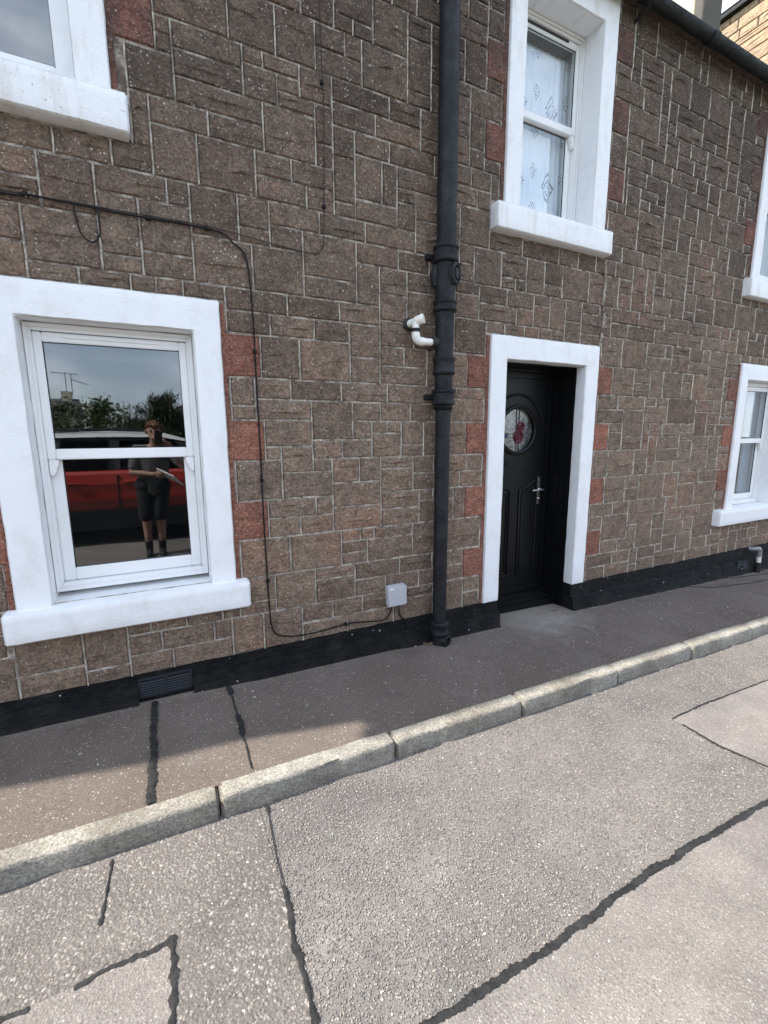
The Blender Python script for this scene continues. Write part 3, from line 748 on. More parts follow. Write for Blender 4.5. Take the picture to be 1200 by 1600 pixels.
leafm = MB()                                               # leaf with a round hole for the glazed roundel
N = 48
hole = [(CXD+RD*math.cos(2*math.pi*k/N), CZD+RD*math.sin(2*math.pi*k/N)) for k in range(N)]
def out_pt(ang):
    dx, dz = math.cos(ang), math.sin(ang); sq = .245
    s = min(sq/abs(dx) if abs(dx) > 1e-6 else 9, sq/abs(dz) if abs(dz) > 1e-6 else 9); return (CXD+dx*s, CZD+dz*s)
outer = [out_pt(2*math.pi*k/N) for k in range(N)]
leafm.v = [(x, LY, z) for x, z in hole]+[(x, LY, z) for x, z in outer]+[(x, LY+.045, z) for x, z in hole]
leafm.f = [(k, (k+1) % N, N+(k+1) % N, N+k) for k in range(N)]+[(k, (k+1) % N, 2*N+(k+1) % N, 2*N+k) for k in range(N)]
sx0, sx1, sz0, sz1 = CXD-.245, CXD+.245, CZD-.245, CZD+.245
for x0, x1, z0, z1 in ((LX0, LX1, LZ0, sz0), (LX0, LX1, sz1, LZ1), (LX0, sx0, sz0, sz1), (sx1, LX1, sz0, sz1)):
    leafm.add([(x0, LY, z0), (x1, LY, z0), (x1, LY, z1), (x0, LY, z1)], [(0, 1, 2, 3)])
door = hp(leafm.build('door', M['door_black'])); door['label'] = 'black panelled front door with round leaded window'
def moulding(pts, r_=.011, closed=False, name='moulding', y=LY-.003):
    P = [(x, y, z) for x, z in pts]+([(pts[0][0], y, pts[0][1])] if closed else [])
    m_ = MB(); m_.tube(P, r_, 8); return hp(m_.build(name, M['door_black'], smooth='auto'), door)
m_ = MB(); m_.lathe([(RD-.004, .01), (RD-.002, -.016), (RD+.010, -.022), (RD+.026, -.016), (RD+.032, .002)], (CXD, LY, CZD), 56, 'y'); m_.f = m_.f[:-2]
hp(m_.build('roundel_frame', M['door_black'], smooth='auto'), door)
moulding([(CXD+.268*math.cos(R(q)), CZD+.03+.258*math.sin(R(q))) for q in range(18, 163, 6)])            # arch over the roundel
moulding([(CXD+.255+.03, CZD+.075), (CXD+.255, CZD+.108)])
for s_ in (-1, 1):                                         # two tall panels with swept heads
    xi, xo = CXD+s_*.055, CXD+s_*.245
    z0, z1 = .235, .985
    sw = [(xi+(xo-xi)*k/8, z1+.085*(k/8)**1.6) for k in range(9)]
    moulding([(xi, z0)]+sw+[(xo, z0)], .011, True)
    moulding([(xi+s_*.03, z0+.03)]+[(xi+(xo-xi)*(.16+.68*k/8), z1-.035+.06*(k/8)**1.6) for k in range(9)]+[(xo-s_*.03, z0+.03)], .006, True)
mb = MB(); mb.box(LX0, LX1, LY-.022, LY+.02, LZ0, LZ0+.055); mb.box(LX0+.002, LX1-.002, LY-.012, LY+.02, LZ0+.056, LZ0+.085); hp(mb.build('weather_bar', M['door_black'], bevel=.004), door)
mb = MB(); mb.box(oa-.01, ob+.01, .215, .36, -.2, .072); mb.box(oa-.012, ob+.012, .185, .2145, -.2, .045); mb.box(oa-.014, ob+.014, .150, .1845, -.2, .008)
hp(mb.build('threshold', M['door_black'], bevel=.006))
mb = MB(); mb.box(CXD-.150, CXD+.150, LY-.010, LY+.01, 1.175, 1.245); lb = hp(mb.build('letter_box', M['door_black'], bevel=.004), door)
mb = MB(); mb.box(CXD-.120, CXD+.120, LY-.018, LY-.0105, 1.188, 1.232); hp(mb.build('letter_flap', M['black_paint'], bevel=.003), door)
hx = LX1-.045
mb = MB(); mb.box(hx-.015, hx+.015, LY-.012, LY+.002, .845, 1.085); mb.tube([(hx, LY-.01, .975), (hx, LY-.052, .975)], .010, 12)
mb.tube([(hx+.006, LY-.055, .975), (hx-.04, LY-.057, .976), (hx-.115, LY-.050, .974)], [.011, .010, .008], 12); mb.tube([(hx, LY-.013, .895), (hx, LY-.022, .895)], .009, 12)
hp(mb.build('door_handle', M['chrome'], bevel=.002, smooth='auto'), door)
# leaded roundel: patterned glass, cames, red rose, blue squares
t = NT('roundel_glass'); t.n.remove(t.b)
g = t.n.new('ShaderNodeBsdfGlossy'); g.inputs['Roughness'].default_value = .08
df = t.n.new('ShaderNodeBsdfDiffuse'); t.val(df.inputs['Color'], t.mix(t.ramp(t.noise(6.5, 3, .5, t.mapped((2.2, 1, .8)), 1.5), [(.40, 0.0), (.62, 1.0)]), (.04, .042, .04), (.22, .22, .21)))
bn = t.bump(t.noise(38, 3, .6), .35, .01); t.L(bn, g.inputs['Normal'])
mx = t.n.new('ShaderNodeMixShader'); mx.inputs[0].default_value = .16; t.L(df.outputs[0], mx.inputs[1]); t.L(g.outputs[0], mx.inputs[2]); t.L(mx.outputs[0], t.out.inputs['Surface']); M['roundel_glass'] = t.m
t = NT('red_glass'); M['red_glass'] = t.done((.11, .008, .022), .2)
t = NT('blue_glass'); M['blue_glass'] = t.done((.015, .018, .075), .15)
t = NT('lead'); M['lead'] = t.done((.045, .045, .05), .5)
m_ = MB(); m_.lathe([(RD, .020), (RD, .024)], (CXD, LY, CZD), 48, 'y'); pane = hp(m_.build('leaded_pane', M['roundel_glass']), door)
yl = LY+.018
m_ = MB()
def came(x0, z0, x1, z1, w_=.0028):
    if abs(x1-x0) > abs(z1-z0): m_.box(x0, x1, yl-.003, yl+.0015, z0-w_, z0+w_)
    else: m_.box(x0-w_, x0+w_, yl-.0035, yl+.001, z0, z1)
for z_ in (CZD-.030, CZD-.060): came(CXD-.17, z_, CXD+.17, z_)
for x_ in (CXD+.005, CXD+.035): came(x_, CZD-.17, x_, CZD+.17)
hp(m_.build('lead_cames', M['lead']), door)
def ring(cx, cz, rx, rz, r_=.006):
    m_ = MB(); m_.tube([(cx+rx*math.cos(q*math.pi/12), yl-.004, cz+rz*math.sin(q*math.pi/12)) for q in range(25)], r_, 8); return m_
m_ = ring(CXD+.030, CZD-.052, .043, .050, .0075); n_ = ring(CXD+.028, CZD-.050, .022, .030, .0065); m_.add(n_.v, n_.f)
n_ = ring(CXD+.052, CZD+.030, .032, .034, .0075); m_.add(n_.v, n_.f); n_ = ring(CXD+.054, CZD+.028, .013, .015, .006); m_.add(n_.v, n_.f)
m_.tube([(CXD+.03, yl-.004, CZD-.08), (CXD+.038, yl-.004, CZD-.03)], .0065, 8); m_.tube([(CXD+.012, yl-.004, CZD-.065), (CXD+.012, yl-.004, CZD-.035)], .006, 8)
hp(m_.build('glass_rose', M['red_glass'], smooth='auto'), door)
m_ = MB(); m_.box(CXD-.128, CXD-.085, yl-.004, yl+.001, CZD-.066, CZD-.026); hp(m_.build('blue_glass_square', M['blue_glass']), door)
mb = MB(); P = [(oa-.4, .40, -.1), (ob+.4, .40, -.1), (ob+.4, .40, od+.2), (oa-.4, .40, od+.2)]
mb.add(P, [(0, 1, 2, 3)]); hp(mb.build('hall_lining', M['room']))

# --- black plinth in two tiers with a wandering ledge, broken by the doorway
def plinth(x0, x1, ret0=False, ret1=False):
    V = []; F = []; n = int((x1-x0)/.05)+1
    for i in range(n+1):
        x = x0+(x1-x0)*i/n
        if x > x1: x = x1
        nz_ = lambda s: noise.noise(Vector((x*5, s, 3)))
        led = min(.088+.014*nz_(1)+.5*zp(x), .13); ztop = Z0+.004*nz_(2)
        prof = [(.002, ztop+.004), (-.010+.004*nz_(3), ztop), (-.012+.004*nz_(4), led+.008), (-.044+.008*nz_(5), led-.004), (-.054+.008*nz_(6), zp(x)+.02), (-.072+.016*nz_(7), zp(x)-.012)]
        V += [(x, y, z) for y, z in prof]
    k = 6
    for i in range(n):
        for j in range(k-1): F.append((i*k+j, (i+1)*k+j, (i+1)*k+j+1, i*k+j+1))
    for end, X in ((0, x0), (n, x1)):
        b = len(V); V += [(X, .19, z) for _, _, z in [V[end*k+j] for j in range(k)]]
        for j in range(k-1): F.append((end*k+j, b+j, b+j+1, end*k+j+1))
    mb = MB(); mb.v, mb.f = V, F
    return hp(mb.build('plinth', M['plinth_paint'], smooth='auto'))
plinth(HX0, -.208); plinth(.066, 2.274); plinth(3.074, HX1)
mb = MB(); mb.box(-.208, .066, -.008, .02, .150, Z0+.003); mb.box(-.208, .066, -.03, .02, -.2, .038); hp(mb.build('plinth', M['plinth_paint'], bevel=.003))
def airbrick(x0, x1, z0, z1, y, n):
    mb = MB(); frame_bars(mb, x0, x1, z0, z1, y, y+.03, .008, .008, .010, .010); xm = (x0+x1)/2; mb.box(xm-.008, xm+.008, y+.001, y+.029, z0+.011, z1-.011); mb.box(x0+.003, x1-.003, y+.030, y+.04, z0+.002, z1-.002)
    v = hp(mb.build('airbrick', M['vent_plastic'], bevel=.0015))
    proto = None
    for xa, xb in ((x0+.009, xm-.009), (xm+.009, x1-.009)):
        for k in range(n):
            zc = z0+.014+(z1-z0-.028)*(k+.5)/n
            mb = MB(); mb.add([(xa, y-.001, zc-.006), (xb, y-.001, zc-.006), (xb, y+.022, zc+.004), (xa, y+.022, zc+.004), (xa, y+.001, zc-.002), (xb, y+.001, zc-.002), (xb, y+.024, zc+.007), (xa, y+.024, zc+.007)],
                              [(0, 1, 2, 3), (4, 5, 6, 7), (0, 1, 5, 4), (1, 2, 6, 5), (2, 3, 7, 6), (3, 0, 4, 7)])
            hp(mb.build('slat', M['vent_plastic']), v)
airbrick(-.205, .063, .040, .152, -.026, 6)
airbrick(5.62, 5.85, -.075, .045, -.052, 5)

# --- eaves, gutter, roof, chimney, flank walls
GX = -2.95                                                  # the gutter stops here; left of it unseen eaves are set back to fit the shadow edge
mb = MB(); mb.prism([(-.001, EAVE-.03), (-.060, EAVE-.03), (-.060, EAVE-.007), (-.001, EAVE-.007)], 'x', GX, HX1); hp(mb.build('eaves_course', M['brown_stone'], tint=.9))
prof = [(-.117+.048*math.cos(R(q)), 4.486+.048*math.sin(R(q))) for q in range(180, 361, 15)]
prof += [(x+(.006 if x < -.115 else -.006), z) for x, z in reversed(prof)][0:0]
mb = MB(); prof2 = prof+[(-.117+.043*math.cos(R(q)), 4.486+.043*math.sin(R(q))) for q in range(360, 179, -15)]
mb.prism(prof2, 'x', GX, HX1+.05)
gut = hp(mb.build('gutter', M['cast_iron'], smooth='auto'))
for x in (-1.6, .2, 2.02, 3.28, 4.06, 5.86, 7.66):
    m_ = MB(); m_.prism([(-.117+.055*math.cos(R(q)), 4.486+.055*math.sin(R(q))) for q in range(175, 366, 19)], 'x', x, x+.075); hp(m_.build('gutter_union', M['cast_iron'], bevel=.003), gut)
for x in (-2.2, -.4, 1.4, 3.35, 5.2, 7.0, 8.8):
    m_ = MB(); m_.tube([(x, 0, 4.40), (x, -.03, 4.41), (x, -.09, 4.425), (x, -.12, 4.432)], .012, 8); hp(m_.build('gutter_bracket', M['cast_iron'], smooth='auto'), gut)
mb = MB(); RZ, RY = EAVE-.005, 3.2
def rf(y): return RZ+(y+.10)*.84
mb.add([(GX, -.10, RZ), (HX1+.1, -.10, RZ), (HX1+.1, RY, rf(RY)), (GX, RY, rf(RY)), (HX1+.1, 6.5, RZ), (GX, 6.5, RZ),
        (GX, -.10, RZ+.03), (HX1+.1, -.10, RZ+.03), (HX1+.1, RY, rf(RY)+.03), (GX, RY, rf(RY)+.03), (HX1+.1, 6.5, RZ+.03), (GX, 6.5, RZ+.03)],
       [(0, 1, 2, 3), (3, 2, 4, 5), (6, 7, 8, 9), (9, 8, 10, 11), (0, 1, 7, 6), (1, 2, 8, 7), (2, 4, 10, 8), (4, 5, 11, 10), (5, 3, 9, 11), (3, 0, 6, 9)])
# unseen left eaves, flush, bent back to shape the shadow edge on the pavement
LP = [(-2.95, .105), (-3.93, .115), (-4.47, .235), (-9.0, 1.3)]
mb.add([(x, y, EAVE) for x, y in LP]+[(-9.0, RY, rf(RY)), (GX, RY, rf(RY)), (-9.0, 6.5, EAVE), (GX, 6.5, EAVE)], [(0, 1, 2, 3, 4, 5), (5, 4, 6, 7)])
lw = MB(); lw.add([(-2.95, 0, -.5), (-2.95, 0, EAVE-.03)]+[(x, y, z) for x, y in LP for z in (-.5, EAVE)], [(2*k, 2*k+2, 2*k+3, 2*k+1) for k in range(4)])
hp(lw.build('unseen_return_wall', M['brown_stone'], tint=.4))  # unseen wall, set back under the bent eaves so the shadow edge holds
roof = hp(mb.build('roof', M['slate']))
mb = MB(); mb.box(HX1-.3, HX1, .002, 6.4, -.5, EAVE+.1); mb.add([(HX1-.001, .0, EAVE+.1), (HX1-.001, 6.4, EAVE+.1), (HX1-.001, RY, rf(RY))], [(0, 1, 2)]); mb.box(-9.0, HX1-.31, 6.2, 6.4, -.5, EAVE-.01); mb.box(-9.0, -8.7, 1.4, 6.1, -.5, EAVE-.01)
hp(mb.build('rear_walls', M['mortar']))
ch = hp(link('chimney', rough_box(7.87, 8.34, 2.5, 3.75, 6.0, 9.2, step=.25, jit=.004, rnd=.01), M['render_cream']))
t = NT('chimney_shade_grey'); M['chimney_shade_grey'] = t.done(t.mix(t.noise(5, 5, .65), (.085, .078, .068), (.13, .12, .105)), .95, t.bump(t.noise(40, 4), .6, .02), .2)  # dark grey that puts the shade of the chimney's street face into colour
hp(link('chimney_shade_slab', rough_box(7.868, 8.345, 2.36, 2.498, 5.8, 9.19, step=.25, jit=.004, rnd=.01), M['chimney_shade_grey']), ch)  # slab added over the street face of the chimney to darken it as shaded
mb = MB(); mb.box(7.80, 8.41, 2.30, 3.82, 9.2, 9.36); hp(mb.build('chimney_cope', M['render_cream'], bevel=.02), ch)
for y in (2.75, 3.1, 3.45):
    m_ = MB(); m_.lathe([(.10, 0), (.105, .06), (.085, .10), (.085, .42), (.10, .45)], (8.1, y, 9.36), 16); hp(m_.build('chimney_pot', M['render_cream'], smooth='auto'), ch)

# old repair seam running down from the sill above the door
mb = MB(); pts = []
seam = [(3.215, 2.78), (3.235, 2.60), (3.222, 2.45), (3.250, 2.36), (3.235, 2.22), (3.222, 2.14)]
V = []; F = []
for i in range(40):
    t_ = i/39*(len(seam)-1); k = min(int(t_), len(seam)-2); f_ = t_-k
    x = seam[k][0]*(1-f_)+seam[k+1][0]*f_; z = seam[k][1]*(1-f_)+seam[k+1][1]*f_; w_ = .012+.01*abs(noise.noise(Vector((z*14, 0, 5))))
    V += [(x-w_, -.013, z), (x, -.026, z), (x+w_, -.013, z)]
    if i: b = len(V)-6; F += [(b, b+1, b+4, b+3), (b+1, b+2, b+5, b+4)]
mb.v, mb.f = V, F; hp(mb.build('mortar_repair', M['mortar'], smooth=True))
print('stones', len(blocks))
#PART2
# ------------------------------------------------------------------ soil stack on the wall
PX, PY = 1.684, -.098
pipe = empty('soil_pipe', (PX, PY, zp(PX)))
tag(pipe, 'black cast iron soil pipe running down the wall beside the front door', 'pipe')
PI = Matrix.Translation((-PX, -PY, -zp(PX)))
def pp(o): o.parent = pipe; o.matrix_parent_inverse = PI; return o
mb = MB(); mb.lathe([(.060, 2.50), (.0605, 3.2), (.060, 3.9), (.060, 5.6)], (PX, PY, 0), 28); pp(mb.build('upper_pipe', M['cast_iron'], smooth='auto'))
mb = MB(); mb.lathe([(.052, 1.60), (.057, 1.75), (.058, 2.2), (.062, 2.30), (.064, 2.46), (.060, 2.52)], (PX-.004, PY, 0), 28); pp(mb.build('middle_pipe', M['cast_iron'], smooth='auto'))
mb = MB(); mb.tube([(PX-.006, PY+.004, zp(PX)+.05), (PX-.006, PY+.003, .5), (PX-.005, PY, 1.2), (PX-.004, PY, 1.66)], [.0475, .048, .0485, .049], 28); pp(mb.build('lower_pipe', M['cast_iron'], smooth='auto'))
def collar(z, r_, h, name='pipe_collar', rings=2):
    prof = [(r_*.90, z-h/2-.012), (r_*1.0, z-h/2-.008), (r_*1.10, z-h/2), (r_*1.10, z-h/2+.012), (r_, z-h/2+.02), (r_, z+h/2-.02), (r_*1.10, z+h/2-.012), (r_*1.10, z+h/2), (r_*.98, z+h/2+.006), (r_*.86, z+h/2+.008)]
    m_ = MB(); m_.lathe(prof, (PX-.003, PY, 0), 28); return pp(m_.build(name, M['cast_iron'], smooth='auto'))
collar(2.545, .072, .085); collar(2.245, .068, .055); collar(1.885, .067, .095); collar(1.690, .068, .085); collar(1.622, .056, .012)
collar(zp(PX)+.118, .060, .080)
# lugs of the pipe fixings
for z in (2.545, 1.69):
    m_ = MB(); m_.box(PX-.10, PX+.10, -.035, -.004, z-.016, z+.016); m_.box(PX-.045, PX+.045, -.09, -.036, z-.014, z+.014); pp(m_.build('pipe_lug', M['cast_iron'], bevel=.004))
# inspection door on the branch, facing a little to the right
dm = MB(); N = 24; ax = Vector((.42, -.907, 0)); sx = Vector((.907, .42, 0)); c0 = Vector((PX+.012, PY-.02, 2.425))
def oval(rx, rz, dep): return [tuple(c0+sx*(rx*math.cos(2*math.pi*k/N))+Vector((0, 0, rz*math.sin(2*math.pi*k/N)))+ax*dep) for k in range(N)]
dm.v = oval(.052, .066, -.01)+oval(.052, .066, .052)+oval(.046, .060, .058)+oval(.036, .047, .058)+oval(.034, .045, .048)+oval(.026, .036, .048)+oval(.022, .032, .060)
for q in range(6): dm.f += [(q*N+k, q*N+(k+1) % N, (q+1)*N+(k+1) % N, (q+1)*N+k) for k in range(N)]
dm.f.append(tuple(range(6*N, 7*N))); pp(dm.build('inspection_door', M['cast_iron'], smooth='auto'))
for s_ in (-1, 1):
    p0 = c0+sx*(s_*.030)+Vector((0, 0, s_*.058)); m_ = MB(); m_.tube([p0+ax*.045, p0+ax*.068], .008, 8); pp(m_.build('bolt', M['cast_iron'], smooth='auto'))
mb = MB(); mb.tube([(PX-.065, PY+.02, 2.36), (PX-.068, PY+.02, 2.42), (PX-.06, PY+.02, 2.48)], [.02, .03, .02], 14); pp(mb.build('branch_boss', M['cast_iron'], smooth='auto'))
# foot with rodding eye
mb = MB(); z0 = zp(PX); mb.lathe([(.045, .085), (.050, .05), (.053, .02), (.056, -.03)], (PX-.003, PY, z0), 24); pp(mb.build('pipe_foot', M['cast_iron'], smooth='auto'))
c0 = Vector((PX+.008, PY-.02, z0+.030)); dm = MB()
dm.v = oval(.044, .046, 0)+oval(.044, .046, .046)+oval(.032, .034, .050)+oval(.026, .028, .046)+oval(.025, .027, .030)
for q in range(4): dm.f += [(q*N+k, q*N+(k+1) % N, (q+1)*N+(k+1) % N, (q+1)*N+k) for k in range(N)]
dm.f.append(tuple(range(4*N, 5*N))); pp(dm.build('rodding_eye', M['cast_iron'], smooth='auto'))
# white solvent-weld waste joining the stack
wp = empty('waste_pipe', (1.47, 0, 2.13)); tag(wp, 'white plastic waste pipe elbow coming out of the wall into the black soil pipe', 'pipe')
WI = Matrix.Translation((-1.47, 0, -2.13))
def ww(mb, name, m, **k):
    o = mb.build(name, m, **k); o.parent = wp; o.matrix_parent_inverse = WI; return o
mb = MB(); mb.lathe([(.034, .006), (.038, -.012), (.030, -.022)], (1.462, -.012, 2.132), 20, 'y'); ww(mb, 'rubber_seal', M['black_rubber'], smooth='auto')
mb = MB(); mb.tube([(1.462, 0, 2.132), (1.470, -.045, 2.136), (1.487, -.085, 2.142)], .0235, 18); ww(mb, 'wall_socket', M['white_plastic'], smooth='auto')
mb = MB(); mb.tube([(1.482, -.080, 2.142), (1.510, -.118, 2.152), (1.514, -.122, 2.153)], [.026, .030, .027], 20); cap = ww(mb, 'screw_cap', M['white_plastic'], smooth='auto')
mb = MB(); mb.tube([(1.480, -.080, 2.140), (1.480, -.082, 2.095)], .0225, 18); ww(mb, 'drop_pipe', M['white_plastic'], smooth='auto')
mb = MB(); mb.tube([(1.480, -.082, 2.098), (1.480, -.082, 2.088)], .028, 18); mb.tube([(1.480, -.082, 2.085), (1.480, -.082, 2.076)], .028, 18); ww(mb, 'compression_ring', M['black_rubber'], smooth='auto')
mb = MB(); mb.tube([(1.480, -.082, 2.077)]+[(1.480+.035*(1-math.cos(R(q))), -.083, 2.060-.035*math.sin(R(q))) for q in range(0, 91, 15)]+[(1.535, -.084, 2.025)], .026, 18); ww(mb, 'elbow', M['white_plastic'], smooth='auto')
mb = MB(); mb.tube([(1.530, -.084, 2.025), (1.612, -.088, 2.026)], .0215, 18); ww(mb, 'branch_pipe', M['white_plastic'], smooth='auto')
mb = MB(); mb.tube([(1.592, -.088, 2.026), (1.606, -.088, 2.026), (1.640, -.09, 2.026)], [.030, .033, .036], 20); ww(mb, 'boss_seal', M['black_rubber'], smooth='auto')

# ------------------------------------------------------------------ cables and box
t = NT('cable_brown'); M['cable_brown'] = t.done((.035, .027, .022), .7, None, .2)
def cable(name, pts, r_, label, y=-.021, m=None):
    P = [Vector((x, y, z)) for x, z in pts]; out = []
    for i in range(len(P)-1):
        p0, p1, p2, p3 = P[max(i-1, 0)], P[i], P[i+1], P[min(i+2, len(P)-1)]
        for k in range(8):
            u = k/8; q = .5*((2*p1)+(-p0+p2)*u+(2*p0-5*p1+4*p2-p3)*u*u+(-p0+3*p1-3*p2+p3)*u**3)
            q.y = y+noise.noise(Vector((q.x*6, q.z*6, 2)))*.004; out.append(q)
    out.append(P[-1]); mb = MB(); mb.tube(out, r_, 8); o = mb.build(name, m or M['cable_black'], smooth='auto')
    return tag(o, label, 'cable')
c1 = cable('cable', [(-3.1, 2.49), (-1.4, 2.45), (-.521, 2.468), (-.432, 2.481), (-.097, 2.475), (.323, 2.475), (.428, 2.427), (.489, 2.351), (.506, 2.065), (.506, 1.731), (.509, 1.382), (.508, .939), (.515, .468), (.526, .303), (.582, .241), (.743, .216), (1.0, .232), (1.13, .222), (1.27, .207), (1.325, .245), (1.345, .312)], .0046,
      'black cable running along the wall, down beside the window and into the grey box')
c2 = cable('cable', [(-3.1, 2.50), (-1.4, 2.462), (-.5, 2.480), (-.097, 2.484), (.323, 2.486), (.611, 2.461), (.859, 2.449), (.909, 2.497), (.918, 2.548), (.934, 3.093), (.927, 3.68), (.925, 4.45)], .0028,
      'thin dark cable turning up the wall to the eaves between window and soil pipe', m=M['cable_brown'])
c3 = cable('cable', [(-.256, 2.472), (-.258, 2.45), (-.25, 2.40), (-.235, 2.35), (-.2, 2.329), (-.172, 2.355), (-.165, 2.40), (-.169, 2.472)], .0032, 'short slack loop of black wire hanging from the cable above the left window')
c4 = cable('cable', [(1.394, .315), (1.396, .258), (1.41, .21), (1.44, .172), (1.46, .10)], .0042, 'short black cable from the grey box down behind the plinth', y=-.020)
for i, (x, z) in enumerate([(-.43, 2.483), (.04, 2.478), (.30, 2.479), (.507, 1.9), (.508, 1.2), (.514, .6), (1.0, .232), (.925, 2.7), (.93, 3.3)]):
    mb = MB(); mb.box(x-.010, x+.010, -.027, -.008, z-.009, z+.009)
    o = mb.build('cable_clip', M['cable_black'], bevel=.002); o.parent = c2 if x > .9 and z > 2.5 else c1
mb = MB(); mb.v = []; 
o = link('sealant_blob', rough_box(-.441, -.421, -.030, -.008, 2.474, 2.492, step=.01, jit=.006, rnd=.006, seed=4), M['white_plastic'], c1, smooth=True)
jb = empty('junction_box', (1.365, 0, .375)); tag(jb, 'small grey plastic cable box fixed low on the wall beside the soil pipe', 'cable box')
def jj(mb, name, m, **k):
    o = mb.build(name, m, **k); o.parent = jb; o.matrix_parent_inverse = Matrix.Translation((-1.365, 0, -.375)); return o
mb = MB(); mb.box(1.298, 1.436, -.036, -.006, .306, .446); jj(mb, 'box_base', M['grey_plastic'], bevel=.006, smooth='auto', seg=3)
mb = MB(); mb.box(1.294, 1.440, -.056, -.0365, .302, .442); jj(mb, 'lid', M['grey_plastic'], bevel=.007, smooth='auto', seg=3)
mb = MB(); mb.box(1.306, 1.338, -.0572, -.0555, .422, .432); jj(mb, 'sticker', M['white_plastic'])
for x in (1.345, 1.394):
    mb = MB(); mb.tube([(x, -.024, .312), (x, -.022, .292)], [.008, .006], 10); jj(mb, 'cable_gland', M['black_rubber'], smooth='auto')

# ------------------------------------------------------------------ overflow pipe far right
ov = empty('overflow_pipe', (6.0, 0, zp(6.0))); tag(ov, 'short grey overflow pipe with elbow and white band against the black plinth', 'pipe')
def oo(mb, name, m, **k):
    o = mb.build(name, m, **k); o.parent = ov; o.matrix_parent_inverse = Matrix.Translation((-6.0, 0, -zp(6.0))); return o
mb = MB(); mb.tube([(5.93, 0, .150), (5.945, -.05, .155)]+[(5.965+.03*math.sin(R(q)), -.075, .130+.03*math.cos(R(q))) for q in range(0, 91, 18)]+[(5.998, -.078, .07)], .027, 14); oo(mb, 'elbow', M['galvanised'], smooth='auto')
mb = MB(); mb.tube([(5.998, -.078, .072), (6.0, -.08, .0)], .0225, 14); oo(mb, 'white_band', M['white_plastic'], smooth='auto')
mb = MB(); mb.tube([(6.0, -.08, .002), (6.0, -.08, zp(6.0)-.01)], .027, 14); oo(mb, 'shoe', M['black_rubber'], smooth='auto')

# ------------------------------------------------------------------ litter on the pavement
t = NT('dry_leaf'); M['dry_leaf'] = t.done((.22, .13, .06), .8)
t = NT('pale_scrap'); M['pale_scrap'] = t.done((.55, .52, .46), .8)
for i, (x, y, s_, rz) in enumerate([(1.60, -.052, .022, .4), (1.575, -.075, .018, 2.0), (1.615, -.095, .016, 3.6), (1.63, -.045, .014, 5.0)]):
    z = zpw(x, y)+.006; v = []
    for k in range(8):
        a_ = 2*math.pi*k/8; v.append((x+s_*math.cos(a_)*math.cos(rz)-s_*.5*math.sin(a_)*math.sin(rz), y+s_*math.cos(a_)*math.sin(rz)+s_*.5*math.sin(a_)*math.cos(rz), z+.006*abs(math.cos(a_))))
    mb = MB(); mb.v = v+[(x, y, z)]; mb.f = [(8, k, (k+1) % 8) for k in range(8)]
    tag(mb.build('fallen_leaf', M['dry_leaf']), ['largest dry brown leaf left of the soil pipe foot', 'dry leaf farthest left of the soil pipe foot', 'dry leaf nearest the kerb beside the soil pipe foot', 'smallest dry leaf tucked against the plinth by the soil pipe'][i], 'leaf', 'dry leaves at the pipe foot')
o = chips('pavement_grit', 150, -1.2, 5.5, -.80, -.05, .002, .006, zpw, M['pale_scrap'], 9, emb=.1); tag(o, 'pale grit and flecks scattered over the dark pavement', 'grit', kind='stuff')

t = NT('brown_dust'); M['brown_dust'] = t.done(t.mix(t.noise(80, 2), (.20, .16, .12), (.09, .075, .06)), .95)
o = chips('wall_foot_grit', 2600, -1.3, 7.0, -.135, -.050, .0015, .0045, zpw, M['brown_dust'], 19, emb=.2, flt=lambda x, y: rng.random(len(x)) < np.clip((y+.135)/.085, 0, 1)**2)
tag(o, 'brown grit and dust gathered along the foot of the black plinth', 'grit', kind='stuff')
o = chips('gutter_grit', 2600, -1.2, 6.0, -.985, -.915, .0015, .0045, zrw, M['brown_dust'], 23, emb=.2, flt=lambda x, y: rng.random(len(x)) < np.clip((y+.985)/.07, 0, 1)**2)
tag(o, 'brown grit washed against the foot of the kerb', 'grit', kind='stuff')

# ------------------------------------------------------------------ taller sandstone building beyond the roof
tb = empty('sandstone_building', (12, 2, 0)); tag(tb, 'tall tan sandstone building rising beyond the gutter at upper right', 'building')
TI = Matrix.Translation((-12, -2, 0))
mb = MB(); mb.box(12.0, 20, .3, 4.62, -.6, 10.45); o = mb.build('wall', M['mortar']); o.parent = tb; o.matrix_parent_inverse = TI; tw = o
rr = random.Random(77); big = MB(); z = 5.0; cnt = 0; tl = []
while z < 10.40:
    h = min(rr.choice((.13, .19, .24, .28)), 10.44-z); y = .32
    while y < 4.60:
        w_ = min(rr.uniform(.25, .75), 4.6-y)
        V, F = stone_geo(y, y+w_, z, z+h, rr, proud=.03, rock=1.7, gapx=.008, gapz=.008)
        V = [(12.0+q[1], 4.92-q[0], q[2]) for q in V]
        if y < 1.6 and z > 8.0 and w_ > .12 and 4.92-(y+w_/2) > 3.0:
            m_ = MB(); m_.v, m_.f = V, F; o = m_.build('stone', M['tan_stone'], tint=rr.random()*.7); o.parent = tw; cnt += 1
        else: big.add(V, F); tl += [rr.random()*.7]*len(V)
        y += w_
    z += h
o = big.build('stones', M['tan_stone']); o['kind'] = 'stuff'; o.parent = tw
at = o.data.attributes.new('tint', 'FLOAT', 'POINT'); at.data.foreach_set('value', np.array(tl, dtype=np.float32))
mb = MB(); mb.box(11.86, 20.1, .16, 4.78, 10.451, 10.55); o = mb.build('eaves_board', M['cast_iron']); o.parent = tb; o.matrix_parent_inverse = TI
